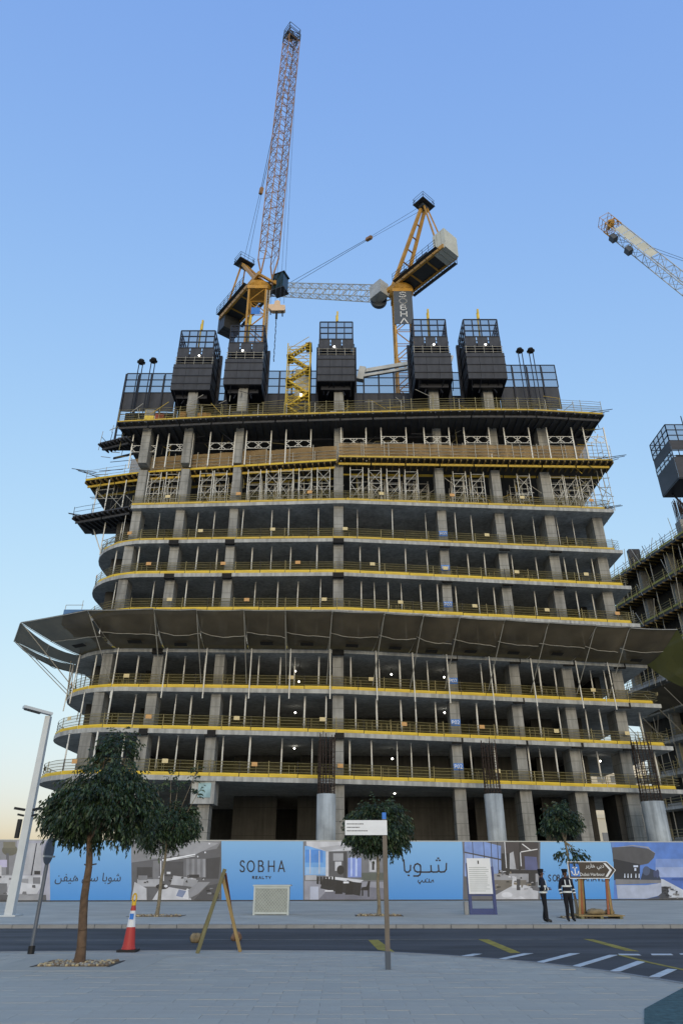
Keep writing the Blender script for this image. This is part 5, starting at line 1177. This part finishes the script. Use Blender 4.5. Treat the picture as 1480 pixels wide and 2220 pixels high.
# information totem
a, q = at(1018, 1983), at(1070, 1981); t = thing('information_totem', 'white notice board in a dark blue frame standing before the hoarding', 'notice board', ((a.x + q.x) / 2, a.y, 0)); M['tblue'] = mat('navy_frame', (44, 62, 116), .5, var=.1)
x0, x1, yy = a.x, q.x, a.y
for s_, zt in ((x0, 2.1), (x1 - .14, 1.95)): blk('upright', 'tblue', t, s_, s_ + .14, yy, yy + .14, 0, zt)
blk('foot', 'tblue', t, x0 + .145, x1 - .145, yy + .01, yy + .13, 0, .24); blk('cross_rail', 'tblue', t, x0 + .145, x1 - .145, yy + .03, yy + .11, .74, .82)
pn = blk('notice_panel', 'white', t, x0 + .03, x1 - .13, yy - .05, yy - .004, .83, 2.3)
for i in range(13):
    z = 1.9 - i * .08; w_ = random.uniform(.7, 1.0) * (x1 - x0 - .34); blk('print_line', 'bind', pn, x0 + .1, x0 + .1 + w_, yy - .0535, yy - .0505, z, z + .02)
blk('print_mark', 'ink' if False else 'black', pn, (x0 + x1) / 2 - .1, (x0 + x1) / 2 - .04, yy - .0535, yy - .0505, 2.06, 2.2); blk('low_stone', 'kerb', t, x0 - .22, x0 - .04, yy + .02, yy + .3, 0, .52)
# direction sign on a braced timber stand
p = at(1297, 1991); t = thing('direction_sign', 'brown arrow shaped direction sign with blue anchor symbol on a timber stand', 'sign', p); M['sbrown'] = mat('sign_brown', (34, 22, 16), .45, var=.08)
Yp = p.y; lft, rgt = yp(1230, 1886, Yp), yp(1333, 1886, Yp); zt, zb = yp(1260, 1867.5, Yp).z, yp(1260, 1905, Yp).z; zm = (zt + zb) / 2; ax = rgt.x - .33
def arrow(g): return [(lft.x + g, zb + g), (ax - g * .3, zb + g), (rgt.x - g * 1.3, zm), (ax - g * .3, zt - g), (lft.x + g, zt - g)]
def plate(name, pts, y0, y1, m, par):
    b = MB(); b.prism([(x, z) for x, z in pts], 0, 1); b.v = [(x, lerp(y1, y0, k), z) for x, z, k in b.v]; return b.build(name, M[m] if m in M else m, par)
bd = plate('sign_border', arrow(0), Yp - .05, Yp - .01, 'white', t); fc_ = plate('sign_face', arrow(.03), Yp - .056, Yp - .051, 'sbrown', bd)
plate('chevron', [(ax - .17, zb + .07), (ax - .07, zb + .07), (rgt.x - .17, zm), (ax - .07, zt - .07), (ax - .17, zt - .07), (rgt.x - .28, zm)], Yp - .0595, Yp - .0565, 'white', fc_)
bq = plate('symbol_panel', [(lft.x + .09, zb + .09), (lft.x + .48, zb + .09), (lft.x + .48, zt - .09), (lft.x + .09, zt - .09)], Yp - .0595, Yp - .0565, 'blue', fc_)
b = MB(); ac = V((lft.x + .285, Yp - .062, zm)); strokes(b, [[(0, -.19), (0, .16)], [(-.09, .09), (.09, .09)], [(-.15, -.05), (-.11, -.15), (0, -.2), (.11, -.15), (.15, -.05)], [(.04 * math.cos(i), .19 + .04 * math.sin(i)) for i in [k * .785 for k in range(9)]]], lambda x, y: ac + V((x, 0, y)), .045, (0, -1, 0)); b.build('anchor_symbol', M['white'], bq)
put_text('\uFEAE\uFE91\uFEAD\uFE8E\uFEEB \uFEF2\uFE91\uFEA9', .36, fc_, M['white'], ((lft.x + ax) / 2 + .3, Yp - .058, zm + .16), (1, 0, 0), (0, 0, 1), wmax=.8); put_text('Dubai Harbour', .3, fc_, M['white'], ((lft.x + ax) / 2 + .14, Yp - .058, zm - .17), (1, 0, 0), (0, 0, 1), wmax=1.06)
for k, (xt, xb, yb, m) in enumerate(((1256, 1258, 0, 'wood'), (1258, 1266, .5, 'rtim'), (1262, 1276, .9, 'wood'), (1264, 1282, 1.1, 'dgrey'), (1316, 1320, 0, 'rtim'), (1317, 1330, .5, 'wood'), (1318, 1338, .9, 'rtim'))):
    tp = yp(xt, 1900, Yp); bt = yp(xb, 1990, Yp); beam('stand_leg', m, t, V((bt.x, Yp + yb - .3 if yb else Yp + .06, .14)), V((tp.x, Yp + .06 + .02 * k, zb + .25)), .09, .06, (0, 1, 0))
for k in range(5): blk('pallet_board', 'wood', t, p.x - .95 + k * .01, p.x + .95 - k * .013, p.y - .45 + k * .32, p.y - .2 + k * .32, .09, .13 + .003 * k)
for s_ in (-.8, 0, .8): blk('pallet_bearer', 'wood2', t, p.x + s_ - .06, p.x + s_ + .06, p.y - .44, p.y + 1.1, 0, .088)
sandbag(V((p.x - .1, p.y - .05,   .145)), .8, .32, .17, 'long pale sandbag on the pallet below the direction sign', 'sandbags on the pallet', .05); sandbag(V((p.x + .6, p.y + .35, .145)), .45, .3, .15, 'short pale sandbag at the right end of the pallet', 'sandbags on the pallet', -.4)

# ================================================================== trees
M['bark'] = mat('brown_bark', (98, 78, 60), .9, var=.3, scale=9, bump=.8, bscale=22); M['barkg'] = mat('grey_bark', (128, 118, 98), .9, var=.25, scale=9, bump=.6)
leafm = [mat('leaf_%d' % i, c, .5, var=.2, scale=3) for i, c in enumerate(((32, 50, 25), (42, 62, 31), (25, 41, 23), (72, 90, 56)))]  # last, palest green paints glints of light into the crowns
def tree(p, label, th, lobes, ntw, seed, r0=.11, bark='bark', lean=(0, 0), leaf=.13, droop=1.0, shoots=()):
    r_ = random.Random(seed); t = thing('street_tree', label, 'tree', p, 'young street trees')
    b = MB(); top = V((p.x + lean[0], p.y + lean[1], th)); pts = [p.lerp(top, i / 8) + V((.02 * math.sin(i * 1.3), .015 * math.cos(i * 2), 0)) for i in range(9)]; pts[0] = V((p.x, p.y, -.03))
    n = 10
    for i in range(8): b.tube(pts[i], pts[i + 1], lerp(r0, r0 * .62, i / 8) * (1.25 if i == 0 else 1), n, lerp(r0, r0 * .62, (i + 1) / 8), cap=False)
    limbs = []
    for (cx_, cy_, cz, rx, ry, rz) in lobes:
        for _ in range(5):
            e = V((p.x + cx_ + r_.uniform(-.75, .75) * rx, p.y + cy_ + r_.uniform(-.75, .75) * ry, cz + r_.uniform(-.5, .7) * rz)); m_ = top.lerp(e, .5) + V((0, 0, .12 * rz))
            b.tube(top - V((0, 0, .1)), m_, r0 * .38, 6, r0 * .24, cap=False); b.tube(m_, e, r0 * .24, 5, r0 * .07, cap=False)
    for (sx, sy, z0, z1, dx) in shoots:
        b.tube((p.x + sx, p.y + sy, z0), (p.x + sx + dx, p.y + sy, z1), .022, 5, .01)
    b.build('trunk', M[bark], t, True)
    c = MB(); tot = sum(l[3] * l[4] * l[5] for l in lobes)
    def leafq(a, d, L, mi):
        d = d.normalized(); sd = d.cross(V((r_.uniform(-1, 1), r_.uniform(-1, 1), r_.uniform(-.3, .3)))).normalized() * L * .17; m_ = a + d * L * .45; nrm = d.cross(sd).normalized() * L * .06
        c._add([a, m_ - sd, a + d * L, m_ + sd], [(0, 1, 2, 3)], mi)
    def twig(a, out, L, k):
        mi = r_.choice((0, 0, 1, 1, 2, 2, 3)); d = (out + V((0, 0, .25 - .2 * droop))).normalized()
        for i in range(k):
            a2 = a + d * (L / k); d = (d + V((r_.uniform(-.15, .15), r_.uniform(-.15, .15), -.32 * droop))).normalized()
            for s_ in range(2): leafq(a2, d * .7 + V((r_.uniform(-.6, .6), r_.uniform(-.6, .6), -.55 * droop)), leaf * r_.uniform(.7, 1.25), mi if r_.random() < .75 else r_.choice((0, 1, 2)))
            a = a2
    for (cx_, cy_, cz, rx, ry, rz) in lobes:
        nn = int(ntw * rx * ry * rz / tot); clumps = [(r_.uniform(0, 6.28), r_.uniform(-.9, 1), r_.uniform(.6, 1.18)) for _ in range(20)]
        for _ in range(nn):
            if r_.random() < .86:
                ca, cz_, cr = r_.choice(clumps); a = ca + r_.gauss(0, .25); zz = max(-1, min(1, cz_ + r_.gauss(0, .16))); rr = cr * (1 - .45 * r_.random() ** 2)
            else: a = r_.uniform(0, 6.28); zz = r_.uniform(-1, 1); rr = r_.random() ** .4
            s_ = math.sqrt(max(0, 1 - zz * zz)); o = V((math.cos(a) * s_, math.sin(a) * s_, zz))
            q = V((p.x + cx_ + o.x * rx * rr, p.y + cy_ + o.y * ry * rr, cz + o.z * rz * rr)); twig(q, V((o.x, o.y, o.z * .5)) + V((r_.uniform(-.4, .4), r_.uniform(-.4, .4), 0)), leaf * r_.uniform(1.8, 3.4) * (1.2 if zz < -.6 and r_.random() < .3 else 1), r_.randint(3, 6))
    for (sx, sy, z0, z1, dx) in shoots:
        for i in range(16):
            u = r_.uniform(.62, 1); twig(V((p.x + sx + dx * u, p.y + sy, lerp(z0, z1, u))), V((r_.uniform(-1, 1), r_.uniform(-1, 1), .5)), leaf * 2.4, 4)
    c.build('crown', leafm, t)
    return t
M['pitk'] = mat('pit_surround_stone', (174, 169, 157), .8, var=.08, scale=2)
M['gravel'] = mat('pit_soil', (120, 104, 78), .95, var=.3, scale=10)
def pit(p, wd, dp, label, stones=True):
    t = thing('tree_pit', label, 'tree pit', (p.x, p.y, 0), 'tree pits in the paving'); blk('soil', 'gravel', t, p.x - wd / 2, p.x + wd / 2, p.y - dp / 2, p.y + dp / 2, -.05, .008)
    for a in ((p.x - wd / 2 - .06, p.x - wd / 2 - .002, p.y - dp / 2 - .06, p.y + dp / 2 + .06), (p.x + wd / 2 + .002, p.x + wd / 2 + .06, p.y - dp / 2 - .06, p.y + dp / 2 + .06)): blk('pit_edge', 'dgrey', t, *a, -.05, .012)
    if stones:
        for a in ((p.x - 1.5, p.x - wd / 2 - .062, p.y - 1.15, p.y + 1.15), (p.x + wd / 2 + .062, p.x + 1.5, p.y - 1.15, p.y + 1.15), (p.x - wd / 2 - .06, p.x + wd / 2 + .06, p.y - 1.15, p.y - dp / 2 - .002), (p.x - wd / 2 - .06, p.x + wd / 2 + .06, p.y + dp / 2 + .002, p.y + 1.15)): blk('pit_kerb_slab', 'pitk', t, *a, -.05, .0045)
    b = MB(); r_ = random.Random(3)
    for _ in range(420 if stones else 120):
        x, y = p.x + r_.uniform(-.47, .47) * wd, p.y + r_.uniform(-.46, .46) * dp; s_ = r_.uniform(.02, .045) * (1 if stones else 1.4); b.lathe((x, y, .008), [(s_ * .7, -.005), (s_, s_ * .4), (s_ * .5, s_ * .95)], 6, r_.randrange(3))
    stuff(b.build('gravel', [mat('pebble_a', (190, 170, 130), .8), mat('pebble_b', (120, 104, 84), .8), mat('pebble_c', (150, 146, 136), .8)], t))
p = at(172, 2090); pit(p, 1.45, 1.0, 'gravel filled tree pit at the foot of the large near tree')
tree(p, 'large near tree with a dense drooping dark crown on a leaning brown trunk', 2.35, [(-.03, 0, 2.86, 1.16, 1.1, .5), (.02, 0, 3.3, .98, .9, .5), (.14, .05, 3.95, .42, .42, .55), (-.62, .1, 2.8, .55, .55, .45), (.62, .1, 2.8, .56, .55, .45)], 4300, 1, .1, lean=(-.17, 0), leaf=.098)
p = at(340, 1986); pit(p, 2.2, 1.3, 'shallow tree pit under the slender tree before the living room print', False)
tree(p, 'slender tree with bare upright shoots beside the large near tree', 2.9, [(.3, 0, 3.85, 1.0, .95, .6), (-.35, 0, 3.3, .75, .7, .5), (.75, 0, 3.6, .6, .6, .5), (-.1, 0, 3.05, .55, .5, .3)], 1500, 2, .085, 'barkg', lean=(.1, 0), leaf=.15, droop=.9, shoots=((.1, 0, 4.2, 5.9, -.15), (.5, .1, 4.2, 6.2, .7), (.3, 0, 4.2, 5.5, .05), (.9, 0, 4.2, 5.2, .5), (-.2, 0, 4.1, 5.4, -.5)))
p = at(821, 1985); pit(p, 2.0, 1.2, 'shallow tree pit under the round tree behind the street name sign', False)
tree(p, 'round crowned tree behind the white street name sign', 2.6, [(.0, 0, 3.65, 1.18, 1.1, .88), (-.4, 0, 3.1, .9, .8, .5), (.6, 0, 3.05, .8, .75, .5)], 2900, 3, .09, 'barkg', leaf=.15)
p = at(1252, 1990); pit(p, 1.4, 1.0, 'tree pit under the small tree beside the direction sign', False)
tree(p, 'small tree with a second leaf clump low on its stem beside the direction sign', 3.0, [(-.12, 0, 3.85, .78, .7, .42), (-.25, 0, 3.5, .6, .55, .3), (.05, 0, 2.4, .5, .45, .15)], 900, 4, .065, 'barkg', lean=(-.1, 0), leaf=.135)

# ================================================================== two people in dark reflective jackets
M['cloth'] = mat('navy_uniform', (22, 24, 34), .85, var=.2, scale=6); M['trous'] = mat('dark_trousers', (18, 19, 24), .9, var=.2, scale=6); M['skin'] = mat('skin', (96, 66, 50), .6, var=.1); M['shoe'] = mat('black_shoe', (12, 12, 13), .5); M['refl'] = mat('reflective_tape', (214, 218, 214), .4, var=.08); M['cap'] = mat('dark_cap', (14, 15, 20), .8)
def skin_mesh(pts, edges, sub=2, root='pelvis'):
    names = list(pts); me = bpy.data.meshes.new('body'); me.from_pydata([pts[n][0] for n in names], [(names.index(a), names.index(q)) for a, q in edges], []); o = bpy.data.objects.new('body', me); LINK(o)
    o.modifiers.new('s', 'SKIN'); m = o.modifiers.new('d', 'SUBSURF'); m.levels = sub; m.render_levels = sub
    for i, n in enumerate(names):
        sv_ = me.skin_vertices[0].data[i]; r = pts[n][1]; sv_.radius = r if isinstance(r, tuple) else (r, r); sv_.use_root = n == root
    dg = bpy.context.evaluated_depsgraph_get(); r = bpy.data.meshes.new_from_object(o.evaluated_get(dg)); bpy.data.objects.remove(o); bpy.data.meshes.remove(me); return r
def person(p, rz, label, arms, H=1.76, stance=.1, leg_shift=0):
    t = thing('person', label, 'person', p, 'people on the far pavement'); k = H / 1.76; mx = Matrix.Translation(p) @ Matrix.Rotation(rz, 4, 'Z') @ Matrix.Scale(k, 4)
    P = {'pelvis': ((0, 0, .95), (.17, .135)), 'waist': ((0, 0, 1.08), (.175, .138)), 'chest': ((0, -.01, 1.28), (.195, .145)), 'neckb': ((0, .01, 1.45), (.09, .08)), 'neck': ((0, 0, 1.52), .055), 'head': ((0, -.02, 1.62), (.075, .09)), 'crown': ((0, -.005, 1.71), (.07, .082))}
    E_ = [('pelvis', 'waist'), ('waist', 'chest'), ('chest', 'neckb'), ('neckb', 'neck'), ('neck', 'head'), ('head', 'crown')]
    for s_, nm in ((1, 'l'), (-1, 'r')):
        P['hip' + nm] = ((s_ * .1, 0, .88), .108); P['knee' + nm] = ((s_ * (stance * .9), -.02, .48), .08); P['ank' + nm] = ((s_ * stance, .02 + leg_shift * s_, .09), .062); P['toe' + nm] = ((s_ * (stance + .02), -.15 + leg_shift * s_, .04), (.045, .036))
        sh, elb, wr, hd_ = arms[0 if s_ > 0 else 1]
        P['sh' + nm] = ((s_ * .19, .0, 1.40), .085); P['elb' + nm] = (elb, .066); P['wr' + nm] = (wr, .046)
        E_ += [('pelvis', 'hip' + nm), ('hip' + nm, 'knee' + nm), ('knee' + nm, 'ank' + nm), ('ank' + nm, 'toe' + nm), ('neckb', 'sh' + nm), ('sh' + nm, 'elb' + nm), ('elb' + nm, 'wr' + nm)]
    me = skin_mesh(P, E_)
    for m in ('cloth', 'trous', 'skin', 'shoe'): me.materials.append(M[m])
    for f in me.polygons:
        z = f.center.z; f.use_smooth = True; f.material_index = 2 if z > 1.5 and abs(f.center.x) < .13 else 3 if z < .1 else 1 if z < .93 and abs(f.center.x) < .2 else 0
    bd_ = link('body', me, t, mx)
    # hands: palm, four fingers and a thumb
    for s_, nm in ((1, 'l'), (-1, 'r')):
        sh, elb, wr, hdir = arms[0 if s_ > 0 else 1]; wr = V(wr); d = V(hdir).normalized(); sd = V((0, 1, 0)) if abs(d.y) < .8 else V((1, 0, 0)); sd = (sd - d * sd.dot(d)).normalized()
        cl_ = sd.cross(d) * (-s_)
        HP = {'w': (wr, .03), 'palm': (wr + d * .06, (.042, .022))}; HE = [('w', 'palm')]; me = skin_mesh({'w': (tuple(wr), .03), 'palm': (tuple(wr + d * .085), (.042, .02))}, [('w', 'palm')], 1, 'w'); me.materials.append(M['skin']); h = link('hand', me, bd_, mx)
        for f_, (o, L) in enumerate(((-.033, .07), (-.011, .08), (.011, .075), (.033, .06))):
            a = wr + d * .085 + sd * o; q = a + d * L * .55 + cl_ * .008; e = q + d * L * .4 + cl_ * .022; me = skin_mesh({'a': (tuple(a), .0095), 'q': (tuple(q), .0088), 'e': (tuple(e), .0075)}, [('a', 'q'), ('q', 'e')], 1, 'a'); me.materials.append(M['skin']); link('finger', me, h, mx)
        a = wr + d * .035 - sd * .03; q = a - sd * .03 + d * .03; e = q + d * .035 + cl_ * .01; me = skin_mesh({'a': (tuple(a), .012), 'q': (tuple(q), .0105), 'e': (tuple(e), .0085)}, [('a', 'q'), ('q', 'e')], 1, 'a'); me.materials.append(M['skin']); link('thumb', me, h, mx)
    def band(z, rx, ry, h=.05, cx_=0, cy_=0, tilt=0):
        b = MB(); n = 24; vs = []
        for dz in (-h / 2, h / 2):
            for i in range(n): a = 2 * math.pi * i / n; vs.append((cx_ + rx * math.cos(a), cy_ + ry * math.sin(a), z + dz + tilt * math.cos(a)))
        b._add(vs, [(i, (i + 1) % n, n + (i + 1) % n, n + i) for i in range(n)]); return link('reflective_band', b.mesh('reflective_band', M['refl'], True), t, mx)
    band(1.0, .2, .165, .06); band(1.2, .212, .168, .06)
    for s_ in (0, 1):
        sh, elb, wr, _ = arms[s_]; elb, wr = V(elb), V(wr); d = (wr - elb).normalized()
        for u in (.3, .75):
            c = elb.lerp(wr, u); b = MB(); b.tube(c - d * .022, c + d * .022,   .074 - .012 * u, 14, cap=False); link('cuff_band', b.mesh('cuff_band', M['refl'], True), t, mx)
        x = .095 * (1 if s_ == 0 else -1); b = MB(); 
        for yy, zz in (((-.165, 1.2), (-.13, 1.42)), ((.155, 1.2), (.125, 1.42))): b.bar((x * 1.05, yy[0] if isinstance(yy, tuple) else yy, 1.2), (x, zz[0] if isinstance(zz, tuple) else zz, 1.43), .04, .012, (0, 1, 0)) if not isinstance(yy, tuple) else b.bar((x * 1.05, yy[0], yy[1]), (x, zz[0], zz[1]), .04, .012, (0, 1, 0))
        link('shoulder_band', b.mesh('shoulder_band', M['refl']), t, mx)
    b = MB(); b.lathe((0, .0, 0), [(.098, 1.69), (.108, 1.72), (.12, 1.77), (.118, 1.79), (.03, 1.80)], 18); b.box(-.075, .075, -.185, -.08, 1.685, 1.698); link('cap', b.mesh('cap', M['cap'], False), t, mx)
    b = MB(); b.tube((0, -.1, 1.63), (0, -.128, 1.605), .012, 6, .016)
    for s_ in (-1, 1): b.lathe((s_ * .083, .01, 1.62), [(.008, -.03), (.017, 0), (.008, .03)], 8)
    link('nose_and_ears', b.mesh('nose_and_ears', M['skin'], True), bd_, mx)
    b = MB()
    for s_ in (-1, 1): b.lathe((s_ * .034, -.1, 1.64), [(.004, -.008), (.011, 0), (.004, .008)], 8)
    b.box(-.025, .025, -.108, -.1, 1.567, 1.574); link('eyes_and_mouth', b.mesh('eyes_and_mouth', M['black'], True), bd_, mx)
    b = MB(); b.lathe((0, .022, 0), [(.06, 1.56), (.082, 1.6), (.088, 1.66), (.084, 1.7)], 14); link('hair', b.mesh('hair', M['cap'], True), bd_, mx)
    return t
pA, pB = at(1184, 2000), at(1237, 1998)
person(pA, R(78), 'person in dark reflective jacket standing in profile with forearms raised in front', (((0, 0, 0), (.25, .02, 1.13), (.1, -.22, 1.14), (-.8, -.5, .1)), ((0, 0, 0), (-.25, .02, 1.13), (-.1, -.22, 1.10), (.8, -.5, 0))), 1.78, .07, .06)
person(pB, R(8), 'person in dark reflective jacket facing the street with arms hanging down', (((0, 0, 0), (.275, .03, 1.13), (.27, -.05, .9), (0, -.15, -1)), ((0, 0, 0), (-.275, .03, 1.13), (-.27, -.05, .9), (0, -.15, -1))), 1.78, .105)
